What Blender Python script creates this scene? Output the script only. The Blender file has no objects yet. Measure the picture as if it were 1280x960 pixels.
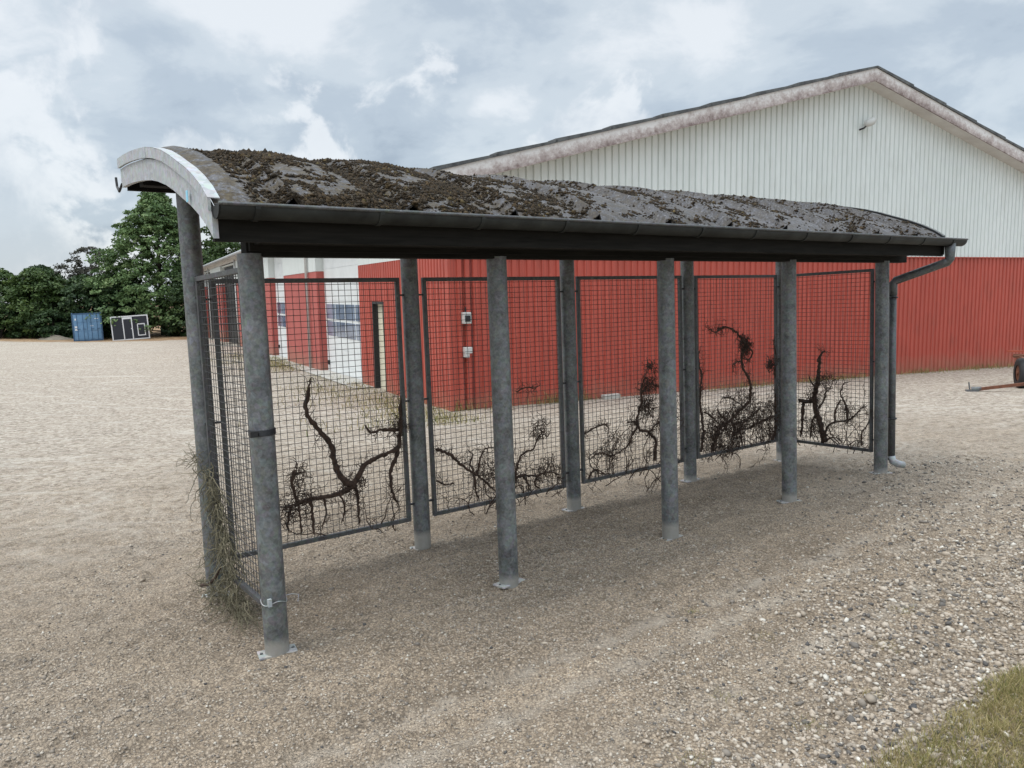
import bpy, math, random
import numpy as np
from mathutils import Vector, Matrix

sc = bpy.context.scene
COL = sc.collection
random.seed(7)
RNG = np.random.default_rng(11)
R_ = math.radians

# ------------------------------------------------------------------ camera
EYE = 1.93                                   # eye height above the gravel at the shelter
cam_d = bpy.data.cameras.new('camera')
cam = bpy.data.objects.new('camera', cam_d)
COL.objects.link(cam)
cam_d.sensor_width = 36.0
cam_d.lens = 36.0 * 964.3 / 1280.0
cam_d.clip_start = 0.05
cam_d.clip_end = 2000.0
PITCH, ROLL = 0.1203, 0.0178
fw = Vector((0, math.cos(PITCH), -math.sin(PITCH)))
rt = Vector((1, 0, 0))
up = rt.cross(fw)
rt2 = rt * math.cos(ROLL) - up * math.sin(ROLL)
up2 = rt * math.sin(ROLL) + up * math.cos(ROLL)
m = Matrix((rt2, up2, -fw)).transposed().to_4x4()
m.translation = Vector((0, 0, EYE))
cam.matrix_world = m
sc.camera = cam

# ------------------------------------------------------------------ world: Nishita sky under broken cloud
SUN_DIR = Vector((-0.75, -0.30, 1.35)).normalized()      # towards the sun
w = bpy.data.worlds.new("World")
sc.world = w
w.use_nodes = True
nt = w.node_tree
nt.nodes.clear()
def wn(t, **k):
    n = nt.nodes.new(t)
    for a, b in k.items(): setattr(n, a, b)
    return n
def wmath(op, a, b=None, c=None):
    n = wn('ShaderNodeMath', operation=op)
    for i, v in enumerate((a, b, c)):
        if v is None: continue
        if isinstance(v, (int, float)): n.inputs[i].default_value = v
        else: nt.links.new(v, n.inputs[i])
    return n.outputs[0]
tc = wn('ShaderNodeTexCoord')
sep = wn('ShaderNodeSeparateXYZ'); nt.links.new(tc.outputs['Generated'], sep.inputs[0])
zz = wmath('ADD', wmath('MAXIMUM', sep.outputs[2], 0.0), 0.34)
cx = wmath('DIVIDE', sep.outputs[0], zz); cy = wmath('DIVIDE', sep.outputs[1], zz)
cb = wn('ShaderNodeCombineXYZ'); nt.links.new(cx, cb.inputs[0]); nt.links.new(cy, cb.inputs[1])
cb.inputs[2].default_value = 3.4
def wnoise(scale, detail, rough, dist, src=None, off=None):
    n = wn('ShaderNodeTexNoise')
    n.inputs['Scale'].default_value = scale; n.inputs['Detail'].default_value = detail
    n.inputs['Roughness'].default_value = rough; n.inputs['Distortion'].default_value = dist
    v = cb.outputs[0] if src is None else src
    if off:
        a = wn('ShaderNodeVectorMath', operation='ADD'); nt.links.new(v, a.inputs[0]); a.inputs[1].default_value = off; v = a.outputs[0]
    nt.links.new(v, n.inputs['Vector'])
    return n.outputs['Fac']
def wramp(fac, stops):
    n = wn('ShaderNodeValToRGB'); e = n.color_ramp.elements
    n.color_ramp.interpolation = 'EASE'
    while len(e) < len(stops): e.new(0.5)
    for i, (p, c) in enumerate(stops): e[i].position = p; e[i].color = (*c, 1)
    nt.links.new(fac, n.inputs[0]); return n.outputs[0]
big = wnoise(1.0, 5, 0.52, 0.3)
fine = wnoise(3.1, 9, 0.60, 0.3, off=(5.2, 1.3, 0))
mixf = wmath('ADD', wmath('MULTIPLY', big, 0.58), wmath('MULTIPLY', fine, 0.42))
cloud = wramp(mixf, [(0.38, (0.30, 0.355, 0.42)), (0.455, (0.40, 0.46, 0.52)), (0.52, (0.50, 0.555, 0.60)), (0.60, (0.66, 0.69, 0.715))])
# heaped bright cumulus low over the yard
puffn = wnoise(7.0, 9, 0.56, 0.25, src=tc.outputs['Generated'], off=(0.4, 0.1, 2.0))
low = wn('ShaderNodeMapRange'); nt.links.new(sep.outputs[2], low.inputs[0])
low.inputs[1].default_value = 0.26; low.inputs[2].default_value = 0.04; low.inputs[3].default_value = -0.16; low.inputs[4].default_value = 0.075
spot = wn('ShaderNodeVectorMath', operation='DISTANCE'); nt.links.new(tc.outputs['Generated'], spot.inputs[0]); spot.inputs[1].default_value = (-0.50, 0.85, 0.16)
sp_ = wn('ShaderNodeMapRange'); nt.links.new(spot.outputs['Value'], sp_.inputs[0]); sp_.inputs[1].default_value = 0.04; sp_.inputs[2].default_value = 0.20; sp_.inputs[3].default_value = 0.15; sp_.inputs[4].default_value = 0.0
puff = wramp(wmath('ADD', wmath('ADD', puffn, low.outputs[0]), sp_.outputs[0]), [(0.46, (0, 0, 0)), (0.53, (1, 1, 1))])
pc = wramp(wnoise(9.0, 6, 0.6, 0.2, src=tc.outputs['Generated'], off=(1.4, 3.1, 0.7)), [(0.35, (0.48, 0.53, 0.58)), (0.58, (0.72, 0.74, 0.755))])
mx = wn('ShaderNodeMix', data_type='RGBA'); nt.links.new(wmath('MULTIPLY', puff, 0.75), mx.inputs[0])
nt.links.new(cloud, mx.inputs[6]); nt.links.new(pc, mx.inputs[7])
# overcast brightens towards the zenith; boost added above the view to light surfaces
zen = wn('ShaderNodeMapRange'); nt.links.new(sep.outputs[2], zen.inputs[0])
zen.inputs[1].default_value = 0.42; zen.inputs[2].default_value = 0.95; zen.inputs[3].default_value = 1.0; zen.inputs[4].default_value = 3.5
vs = wn('ShaderNodeVectorMath', operation='SCALE'); nt.links.new(mx.outputs[2], vs.inputs[0]); 
# sky dimmed ahead; unseen part behind the camera brightened to light front faces
bk = wn('ShaderNodeMapRange'); nt.links.new(sep.outputs[1], bk.inputs[0])
bk.inputs[1].default_value = 0.25; bk.inputs[2].default_value = -0.6; bk.inputs[3].default_value = 0.92; bk.inputs[4].default_value = 1.12
nt.links.new(wmath('MULTIPLY', zen.outputs[0], bk.outputs[0]), vs.inputs[3])
sky = wn('ShaderNodeTexSky', sky_type='NISHITA'); sky.sun_disc = False
sky.sun_elevation = math.asin(SUN_DIR.z); sky.sun_rotation = math.atan2(SUN_DIR.x, SUN_DIR.y)
bg1 = wn('ShaderNodeBackground'); nt.links.new(sky.outputs[0], bg1.inputs[0]); bg1.inputs[1].default_value = 0.10
bg2 = wn('ShaderNodeBackground'); nt.links.new(vs.outputs[0], bg2.inputs[0]); bg2.inputs[1].default_value = 1.0
ms = wn('ShaderNodeMixShader'); ms.inputs[0].default_value = 0.86
nt.links.new(bg1.outputs[0], ms.inputs[1]); nt.links.new(bg2.outputs[0], ms.inputs[2])
wo = wn('ShaderNodeOutputWorld'); nt.links.new(ms.outputs[0], wo.inputs[0])

sun_d = bpy.data.lights.new('sun', 'SUN'); sun_d.energy = 1.1; sun_d.angle = R_(28); sun_d.color = (1.0, 0.95, 0.88)
sun = bpy.data.objects.new('sun', sun_d); COL.objects.link(sun)
sun.rotation_euler = SUN_DIR.to_track_quat('Z', 'Y').to_euler()
sun.location = (0, 0, 30)

sc.view_settings.view_transform = 'Standard'; sc.view_settings.look = 'None'
sc.view_settings.gamma = 1.0; sc.view_settings.exposure = 0.55
sc.view_settings.use_curve_mapping = False
sc.render.engine = 'CYCLES'

# ------------------------------------------------------------------ mesh helpers
class MB:
    def __init__(s): s.v = []; s.f = []
    def add(s, vs, fs):
        o = len(s.v); s.v.extend([tuple(p) for p in vs]); s.f.extend([tuple(i + o for i in q) for q in fs]); return s
    def box(s, a, b, bev=0.0):
        x0, y0, z0 = a; x1, y1, z1 = b
        vs = [(x0,y0,z0),(x1,y0,z0),(x1,y1,z0),(x0,y1,z0),(x0,y0,z1),(x1,y0,z1),(x1,y1,z1),(x0,y1,z1)]
        return s.add(vs, [(0,3,2,1),(4,5,6,7),(0,1,5,4),(1,2,6,5),(2,3,7,6),(3,0,4,7)])
    def bar(s, p, q, w_, h_, upv=(0,0,1)):
        p = Vector(p); q = Vector(q); d = (q - p).normalized(); upv = Vector(upv)
        sd = d.cross(upv)
        if sd.length < 1e-4: sd = d.cross(Vector((1,0,0)))
        sd.normalize(); u2 = sd.cross(d)
        c = []
        for e in (p, q):
            for a, b in ((-1,-1),(1,-1),(1,1),(-1,1)): c.append(e + sd*(a*w_/2) + u2*(b*h_/2))
        return s.add(c, [(0,1,2,3),(7,6,5,4),(0,4,5,1),(1,5,6,2),(2,6,7,3),(3,7,4,0)])
    def tube(s, pts, rad, n=8, cap=True):
        pts = [Vector(p) for p in pts]
        if not hasattr(rad, '__len__'): rad = [rad]*len(pts)
        base = len(s.v); prev = None
        for i, p in enumerate(pts):
            d = (pts[min(i+1, len(pts)-1)] - pts[max(i-1, 0)]).normalized()
            if prev is None:
                a = d.orthogonal().normalized()
            else:
                a = prev - d*prev.dot(d)
                if a.length < 1e-5: a = d.orthogonal()
                a.normalize()
            prev = a; b = d.cross(a)
            for k in range(n):
                t_ = 2*math.pi*k/n
                s.v.append(tuple(p + (a*math.cos(t_) + b*math.sin(t_))*rad[i]))
        for i in range(len(pts)-1):
            for k in range(n):
                k2 = (k+1) % n
                s.f.append((base+i*n+k, base+i*n+k2, base+(i+1)*n+k2, base+(i+1)*n+k))
        if cap:
            s.f.append(tuple(base+k for k in reversed(range(n))))
            s.f.append(tuple(base+(len(pts)-1)*n+k for k in range(n)))
        return s
    def prism(s, poly, a0, a1, axis=0):
        # polygon in the plane normal to axis, extruded a0..a1
        n = len(poly); vs = []
        for a in (a0, a1):
            for (p, q) in poly:
                vs.append((a,p,q) if axis == 0 else (p,a,q) if axis == 1 else (p,q,a))
        fs = [tuple(range(n)), tuple(reversed(range(n, 2*n)))]
        for i in range(n):
            j = (i+1) % n; fs.append((i, i+n, j+n, j))
        return s.add(vs, fs)
    def build(s, name, mat, parent=None, smooth=False, bevel=0.0):
        me = bpy.data.meshes.new(name); me.from_pydata(s.v, [], s.f)
        import bmesh
        bm = bmesh.new(); bm.from_mesh(me); bmesh.ops.recalc_face_normals(bm, faces=bm.faces); bm.to_mesh(me); bm.free()
        me.update()
        if smooth: 
            me.shade_smooth()
        if mat: me.materials.append(mat)
        o = bpy.data.objects.new(name, me); COL.objects.link(o)
        if parent: o.parent = parent
        if bevel:
            b = o.modifiers.new('bevel', 'BEVEL'); b.width = bevel; b.segments = 2; b.limit_method = 'ANGLE'
        return o

def smooth_angle(o, deg=40):
    try: o.data.set_sharp_from_angle(angle=R_(deg))
    except Exception: pass
    return o

def fast_mesh(name, V, F, mat, parent=None, smooth=False, attr=None, k=None):
    """V (n,3), F (m,k) arrays"""
    me = bpy.data.meshes.new(name)
    V = np.asarray(V, dtype=np.float32); F = np.asarray(F, dtype=np.int32)
    me.vertices.add(len(V)); me.vertices.foreach_set('co', V.ravel())
    m_, k_ = F.shape
    me.loops.add(m_*k_); me.loops.foreach_set('vertex_index', F.ravel())
    me.polygons.add(m_); me.polygons.foreach_set('loop_start', np.arange(0, m_*k_, k_, dtype=np.int32))
    me.polygons.foreach_set('loop_total', np.full(m_, k_, dtype=np.int32))
    if smooth: me.polygons.foreach_set('use_smooth', np.ones(m_, dtype=bool))
    me.update(calc_edges=True)
    if attr is not None:
        a = me.attributes.new('tint', 'FLOAT', 'FACE'); a.data.foreach_set('value', np.asarray(attr, dtype=np.float32))
    me.validate()
    me.materials.append(mat)
    o = bpy.data.objects.new(name, me); COL.objects.link(o)
    if parent: o.parent = parent
    return o

def tag(o, label=None, cat=None, group=None, kind=None):
    if label: o['label'] = label
    if cat: o['category'] = cat
    if group: o['group'] = group
    if kind: o['kind'] = kind
    return o
def empty(name, loc=(0,0,0), rz=0.0, **k):
    o = bpy.data.objects.new(name, None); COL.objects.link(o)
    o.location = loc; o.rotation_euler = (0, 0, rz); o.empty_display_size = 0.3
    return tag(o, **k)

# ------------------------------------------------------------------ material helpers
class NT:
    def __init__(s, name):
        s.m = bpy.data.materials.new(name); s.m.use_nodes = True; s.t = s.m.node_tree
        s.b = s.t.nodes['Principled BSDF']; s.out = s.t.nodes['Material Output']
        s.tc = s.t.nodes.new('ShaderNodeTexCoord')
    def n(s, t, **k):
        q = s.t.nodes.new(t)
        for a, b in k.items(): setattr(q, a, b)
        return q
    def l(s, a, b): s.t.links.new(a, b)
    def noise(s, scale, detail=4, rough=0.5, dist=0.0, src='Object', out='Fac'):
        q = s.n('ShaderNodeTexNoise'); v = s.tc.outputs[src] if isinstance(src, str) else src
        s.l(v, q.inputs['Vector']); q.inputs['Scale'].default_value = scale; q.inputs['Detail'].default_value = detail
        q.inputs['Roughness'].default_value = rough; q.inputs['Distortion'].default_value = dist
        return q.outputs[out]
    def voro(s, scale, src='Object', feat='F1', out='Distance'):
        q = s.n('ShaderNodeTexVoronoi', feature=feat); v = s.tc.outputs[src] if isinstance(src, str) else src
        s.l(v, q.inputs['Vector']); q.inputs['Scale'].default_value = scale
        return q.outputs[out]
    def mapv(s, scale=(1,1,1), rot=(0,0,0), src='Object'):
        q = s.n('ShaderNodeMapping'); s.l(s.tc.outputs[src], q.inputs[0]); q.inputs['Scale'].default_value = scale; q.inputs['Rotation'].default_value = rot
        return q.outputs[0]
    def ramp(s, fac, stops, interp='LINEAR'):
        q = s.n('ShaderNodeValToRGB'); e = q.color_ramp.elements; q.color_ramp.interpolation = interp
        while len(e) < len(stops): e.new(0.5)
        for i, (p, c) in enumerate(stops):
            if isinstance(c, (int, float)): c = (c, c, c)
            e[i].position = p; e[i].color = (*c, 1)
        s.l(fac, q.inputs[0]); return q.outputs[0]
    def mix(s, fac, a, b, mode='MIX'):
        q = s.n('ShaderNodeMix', data_type='RGBA', blend_type=mode)
        for i, v in ((0, fac), (6, a), (7, b)):
            if isinstance(v, (int, float)): q.inputs[i].default_value = v if i == 0 else (v, v, v, 1)
            elif isinstance(v, tuple): q.inputs[i].default_value = (*v, 1)
            else: s.l(v, q.inputs[i])
        return q.outputs[2]
    def math(s, op, a, b=None, c=None):
        q = s.n('ShaderNodeMath', operation=op)
        for i, v in enumerate((a, b, c)):
            if v is None: continue
            if isinstance(v, (int, float)): q.inputs[i].default_value = v
            else: s.l(v, q.inputs[i])
        return q.outputs[0]
    def sepz(s, src='Object', ax=2):
        q = s.n('ShaderNodeSeparateXYZ'); s.l(s.tc.outputs[src], q.inputs[0]); return q.outputs[ax]
    def col(s, v):
        if isinstance(v, tuple): s.b.inputs['Base Color'].default_value = (*v, 1)
        else: s.l(v, s.b.inputs['Base Color'])
        return s
    def rough(s, v):
        if isinstance(v, (int, float)): s.b.inputs['Roughness'].default_value = v
        else: s.l(v, s.b.inputs['Roughness'])
        return s
    def metal(s, v): s.b.inputs['Metallic'].default_value = v; return s
    def spec(s, v): s.b.inputs['Specular IOR Level'].default_value = v; return s
    def bump(s, h, strength=0.5, dist=0.01, prev=None):
        q = s.n('ShaderNodeBump'); q.inputs['Strength'].default_value = strength; q.inputs['Distance'].default_value = dist
        s.l(h, q.inputs['Height'])
        if prev is not None: s.l(prev, q.inputs['Normal'])
        s.l(q.outputs[0], s.b.inputs['Normal']); return q.outputs[0]

# --- galvanised steel
def galv(name, base=(0.20,0.225,0.235), lo=0.6, hi=1.35, foot=False, metal=0.35):
    k = NT(name)
    a = k.noise(9, 6, 0.62); sp = k.voro(38, out='Color'); g = k.noise(60, 3, 0.6)
    f = k.math('ADD', k.math('MULTIPLY', a, 0.6), k.math('MULTIPLY', g, 0.4))
    c = k.ramp(f, [(0.33, tuple(x*lo for x in base)), (0.5, base), (0.68, tuple(x*hi for x in base))])
    c = k.mix(0.22, c, sp, 'OVERLAY')
    hs = k.n('ShaderNodeHueSaturation'); hs.inputs['Saturation'].default_value = 0.35; k.l(c, hs.inputs['Color']); c = hs.outputs[0]
    spots = k.ramp(k.noise(22, 5, 0.7), [(0.62, 0.0), (0.70, 1.0)])
    c = k.mix(k.math('MULTIPLY', spots, 0.35), c, (0.36, 0.37, 0.36))
    if foot:
        z = k.sepz(); oi_ = k.n('ShaderNodeObjectInfo'); zn = k.math('ADD', k.math('ADD', z, k.math('MULTIPLY', k.noise(9, 5, 0.7), 0.09)), k.math('MULTIPLY', oi_.outputs['Random'], 0.06))
        fm = k.ramp(zn, [(0.14, 1.0), (0.185, 0.0)])
        c = k.mix(k.math('MULTIPLY', fm, 0.72), c, (0.42, 0.405, 0.37))
    k.col(c).metal(metal).rough(k.ramp(a, [(0.3, 0.42), (0.7, 0.65)]))
    k.bump(g, 0.15, 0.002)
    return k.m
M = {}
M['galv'] = galv('galvanised_steel', (0.128, 0.155, 0.162), 0.45, 1.6, foot=True, metal=0.5)
M['galv_frame'] = galv('galvanised_frame_steel', (0.085, 0.092, 0.095), metal=0.45)
M['galv_wire'] = galv('galvanised_wire', (0.060, 0.058, 0.060), metal=0.3)
M['zinc'] = galv('weathered_zinc_sheet', (0.31, 0.345, 0.37), 0.85, 1.12, metal=0.1)
M['plate'] = galv('base_plate_steel', (0.36, 0.34, 0.31), 0.7, 1.2, metal=0.1)

k = NT('dark_stained_board')
wv = k.noise(3, 6, 0.6, 0.6, src=k.mapv((1, 12, 12)))
k.col(k.ramp(wv, [(0.3, (0.008, 0.008, 0.007)), (0.7, (0.020, 0.019, 0.017))])).rough(0.9).spec(0.15)
k.bump(wv, 0.3, 0.004); M['board'] = k.m

k = NT('black_gutter_steel')
k.col(k.ramp(k.noise(6, 6, 0.65), [(0.35, (0.012, 0.013, 0.012)), (0.62, (0.028, 0.031, 0.029)), (0.75, (0.05, 0.05, 0.045))])).rough(0.6).metal(0.0).spec(0.3); M['gutter'] = k.m
M['pipe'] = galv('aged_zinc_pipe', (0.10, 0.118, 0.124), metal=0.4)

k = NT('grey_roof_sheet')
st = k.noise(2.2, 6, 0.6, 0.3, src=k.mapv((1.0, 0.35, 0.35)))
lich = k.ramp(k.noise(26, 6, 0.68), [(0.50, 0.0), (0.60, 1.0)])
c = k.ramp(st, [(0.3, (0.040, 0.040, 0.044)), (0.5, (0.074, 0.074, 0.081)), (0.7, (0.125, 0.125, 0.136))])
x = k.sepz(ax=0)
dens = k.ramp(k.math('ADD', k.math('MULTIPLY', x, 0.14), k.math('MULTIPLY', k.noise(1.3, 4, 0.6), 0.5)), [(0.22, 1.0), (0.62, 0.45), (1.0, 0.35)])
mossf = k.math('MULTIPLY', k.ramp(k.noise(17, 8, 0.74), [(0.43, 0.0), (0.52, 1.0)]), dens)
c = k.mix(k.math('MULTIPLY', lich, 0.6), c, (0.040, 0.036, 0.030)); c = k.mix(k.math('MULTIPLY', k.ramp(k.noise(75, 4, 0.6), [(0.56, 0.0), (0.62, 1.0)]), 0.5), c, (0.26, 0.26, 0.27))
c = k.mix(mossf, c, k.ramp(k.noise(40, 4, 0.6), [(0.35, (0.028, 0.020, 0.013)), (0.65, (0.085, 0.066, 0.036))]))
k.col(c).rough(0.85); k.bump(k.noise(55, 6, 0.7), 0.6, 0.006); M['roof'] = k.m

def tinted(name, stops, rough=0.9, trans=0.0, spec=0.2):
    k = NT(name)
    a = k.n('ShaderNodeAttribute'); a.attribute_name = 'tint'
    k.col(k.ramp(a.outputs['Fac'], stops)).rough(rough).spec(spec)
    if trans:
        tr = k.n('ShaderNodeBsdfTranslucent'); ms_ = k.n('ShaderNodeMixShader'); ms_.inputs[0].default_value = trans
        k.l(k.ramp(a.outputs['Fac'], stops), tr.inputs[0]); k.l(k.b.outputs[0], ms_.inputs[1]); k.l(tr.outputs[0], ms_.inputs[2]); k.l(ms_.outputs[0], k.out.inputs[0])
    return k.m
M['moss'] = tinted('dry_roof_moss', [(0.0, (0.016, 0.013, 0.009)), (0.45, (0.031, 0.022, 0.013)), (0.75, (0.060, 0.040, 0.020)), (0.92, (0.085, 0.068, 0.028)), (1.0, (0.15, 0.10, 0.045))])
M['stone'] = tinted('mixed_gravel_stones', [(0.0, (0.06, 0.06, 0.062)), (0.2, (0.19, 0.168, 0.145)), (0.45, (0.32, 0.27, 0.215)), (0.7, (0.42, 0.355, 0.285)), (0.9, (0.46, 0.42, 0.36)), (1.0, (0.62, 0.59, 0.53))], 0.8)
M['grass'] = tinted('verge_grass_blades', [(0.0, (0.06, 0.085, 0.02)), (0.4, (0.13, 0.15, 0.04)), (0.7, (0.26, 0.23, 0.09)), (1.0, (0.42, 0.34, 0.18))], 0.7, 0.25)
M['hay'] = tinted('dry_grass_stalks', [(0.0, (0.09, 0.085, 0.06)), (0.5, (0.17, 0.155, 0.105)), (1.0, (0.30, 0.265, 0.18))], 0.9, 0.1)
k = NT('dead_vine_bark')
k.col(k.ramp(k.noise(30, 5, 0.6), [(0.3, (0.026, 0.017, 0.012)), (0.7, (0.085, 0.052, 0.037))])).rough(0.95); k.bump(k.noise(90, 3, 0.6), 0.7, 0.004); M['vine'] = k.m

def ribbed(name, c0, c1, dirt=(0.1,0.06,0.04), dirt_amt=0.25, rough=0.45, mud=False):
    k = NT(name)
    n1 = k.noise(0.5, 5, 0.6, src=k.mapv((1, 1, 0.25))); n2 = k.noise(5, 5, 0.6, src=k.mapv((2, 2, 0.3)))
    f = k.math('ADD', k.math('MULTIPLY', n1, 0.5), k.math('MULTIPLY', n2, 0.5))
    c = k.ramp(f, [(0.35, c0), (0.65, c1)])
    g = k.math('MULTIPLY', k.ramp(k.noise(3, 7, 0.65, src=k.mapv((1, 1, 0.4))), [(0.5, 0.0), (0.75, 1.0)]), dirt_amt)
    c = k.mix(g, c, dirt)
    if mud:
        zz_ = k.math('SUBTRACT', k.sepz(), k.math('MULTIPLY', k.noise(2.5, 7, 0.7), 1.1))
        c = k.mix(k.math('MULTIPLY', k.ramp(k.math('ADD', k.math('MULTIPLY', zz_, 0.5), 0.5), [(0.12, 1.0), (0.42, 0.0)]), 0.55), c, (0.30, 0.19, 0.13))
        lap = k.ramp(k.math('FRACT', k.math('MULTIPLY', k.math('ADD', k.sepz(ax=0), k.sepz(ax=1)), 0.98)), [(0.0, 1.0), (0.012, 0.0)], 'CONSTANT')
        c = k.mix(k.math('MULTIPLY', lap, 0.35), c, (0.12, 0.03, 0.025))
    k.col(c).rough(rough).spec(0.35); return k.m
M['red'] = ribbed('red_ribbed_steel', (0.37, 0.066, 0.045), (0.45, 0.085, 0.058), (0.17, 0.055, 0.040), 0.35, mud=True)
M['white'] = ribbed('off_white_ribbed_steel', (0.60, 0.635, 0.615), (0.68, 0.71, 0.69), (0.45, 0.46, 0.42), 0.3)
M['red_render'] = ribbed('red_flat_panel', (0.38, 0.085, 0.072), (0.44, 0.11, 0.092), (0.16, 0.05, 0.04), 0.3, 0.6, mud=True)
k = NT('white_door_panel'); k.col(k.ramp(k.noise(2, 4, 0.6), [(0.3, (0.66, 0.68, 0.68)), (0.7, (0.76, 0.78, 0.78))])).rough(0.4); M['door'] = k.m
k = NT('cream_door'); k.col((0.62, 0.58, 0.45)).rough(0.5); M['cream'] = k.m
k = NT('blue_grey_glazing'); k.col(k.ramp(k.noise(1.2, 3, 0.5), [(0.35, (0.10, 0.13, 0.20)), (0.65, (0.26, 0.31, 0.40))])).rough(0.12).spec(0.6); M['glass'] = k.m
k = NT('dark_metal'); k.col((0.03, 0.03, 0.032)).rough(0.5).metal(0.5); M['dark'] = k.m
k = NT('light_grey_plastic'); k.col((0.5, 0.5, 0.48)).rough(0.5); M['plastic'] = k.m
k = NT('pale_concrete'); k.col(k.ramp(k.noise(3, 6, 0.6), [(0.3, (0.36, 0.345, 0.31)), (0.7, (0.48, 0.46, 0.42))])).rough(0.9); M['concrete'] = k.m
k = NT('fibre_cement_roofing'); k.col(k.ramp(k.noise(4, 6, 0.7), [(0.35, (0.05, 0.052, 0.055)), (0.6, (0.12, 0.125, 0.125)), (0.75, (0.10, 0.095, 0.06))])).rough(0.9); M['eternit'] = k.m
# verge board: white paint with purple-brown algae that has grown up from its lower edge ("low" is 0 at the drip edge, 1 at the top)
k = NT('algae_stained_verge_board')
at = k.n('ShaderNodeAttribute'); at.attribute_name = 'low'
nn = k.noise(7, 9, 0.78); n3 = k.noise(0.35, 4, 0.6)
fac = k.math('ADD', k.math('ADD', k.math('MULTIPLY', nn, 1.0), k.math('MULTIPLY', at.outputs['Fac'], -0.36)), k.math('MULTIPLY', n3, 0.35))
c = k.ramp(fac, [(0.36, (0.68, 0.66, 0.645)), (0.54, (0.44, 0.38, 0.36)), (0.76, (0.17, 0.12, 0.11))])
k.col(c).rough(0.6); M['verge'] = k.m
k = NT('soffit_board'); k.col(k.ramp(k.noise(1.5, 6, 0.65), [(0.35, (0.52, 0.49, 0.46)), (0.7, (0.66, 0.64, 0.61))])).rough(0.7); M['soffit'] = k.m

# ------------------------------------------------------------------ the two frames of the place: shelter and hall
SR = Matrix(((0.8071, -0.5901, -0.0201), (0.5905, 0.8067, 0.0238), (0.0022, -0.0310, 0.9995)))
ST = Vector((-1.2951, 3.9738, -1.9273 + EYE))
S_, D_ = 1.5523, 1.1405
def sh(x, y, z): return ST + SR @ Vector((x, y, z))
HB = 0.4591
HO = Vector((-1.1837, 15.0, -2.3 + EYE))
HU = Vector((math.cos(HB), math.sin(HB), 0)); HV = Vector((-math.sin(HB), math.cos(HB), 0))
def hall(u, v, z=0): return HO + HU*u + HV*v + Vector((0, 0, z))

# ------------------------------------------------------------------ terrain
ctl = [tuple(sh(i*S_, y, 0)) for i in range(5) for y in (0, D_)]
ctl += [(-2.14, 2.98, 0.01), (1.92, 2.73, 0.09), (0, 0, 0.08), (3.2, 3.6, 0.12), (2.2, 0.5, 0.2)]
ctl += [tuple(hall(u, 0, z)) for u, z in ((0, -0.03), (4, -0.05), (9, -0.09), (13.2, -0.13), (18.6, -0.22), (22, -0.25))]
ctl += [tuple(hall(0, v, z)) for v, z in ((4.5, -0.11), (8, -0.15), (17.2, -0.30), (23, -0.36), (45, -0.85), (56, -1.05))]
ctl += [(-36.2, 64, -1.60), (-33.2, 64, -1.59), (-30, 64, -1.58), (-42.4, 64, -1.35), (-27, 64, -1.55), (-60, 60, -1.4), (-20, 30, -0.72), (-30, 12, -0.35),
        (40, 10, 0.1), (30, -25, 0.6), (-30, -25, 0.6), (60, 60, -1.2), (0, 90, -1.8), (-70, 95, -1.9), (90, 90, -1.5)]
CP = np.array(ctl, dtype=float)
def _phi(r2): return 0.5*r2*np.log(r2 + 1e-9)
_n = len(CP)
_A = np.zeros((_n+3, _n+3))
_d2 = ((CP[:, None, :2] - CP[None, :, :2])**2).sum(-1)
_A[:_n, :_n] = _phi(_d2) + np.eye(_n)*0.02
_A[:_n, _n] = 1; _A[:_n, _n+1:] = CP[:, :2]; _A[_n, :_n] = 1; _A[_n+1:, :_n] = CP[:, :2].T
_W = np.linalg.solve(_A, np.concatenate([CP[:, 2], [0, 0, 0]]))
def gbase(x, y):
    x = np.atleast_1d(np.asarray(x, float)); y = np.atleast_1d(np.asarray(y, float))
    r = np.hypot(x, y); s = np.minimum(1, 95/np.maximum(r, 1e-6)); xx = x*s; yy = y*s
    z = _W[_n] + _W[_n+1]*xx + _W[_n+2]*yy
    for i in range(_n): z = z + _W[i]*_phi((xx-CP[i, 0])**2 + (yy-CP[i, 1])**2)
    return z
_lat = RNG.random((64, 64))
def vnoise(x, y, ox=0, oy=0):
    x = x + 1000 + ox; y = y + 1000 + oy
    xi = np.floor(x).astype(int); yi = np.floor(y).astype(int); fx = x-xi; fy = y-yi
    fx = fx*fx*(3-2*fx); fy = fy*fy*(3-2*fy)
    g = lambda a, b: _lat[a % 64, b % 64]
    return (g(xi, yi)*(1-fx) + g(xi+1, yi)*fx)*(1-fy) + (g(xi, yi+1)*(1-fx) + g(xi+1, yi+1)*fx)*fy - 0.5
def to_sh(x, y):
    dx = x - ST.x; dy = y - ST.y
    return dx*0.8071 + dy*0.5905, -dx*0.5901 + dy*0.8067
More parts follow.
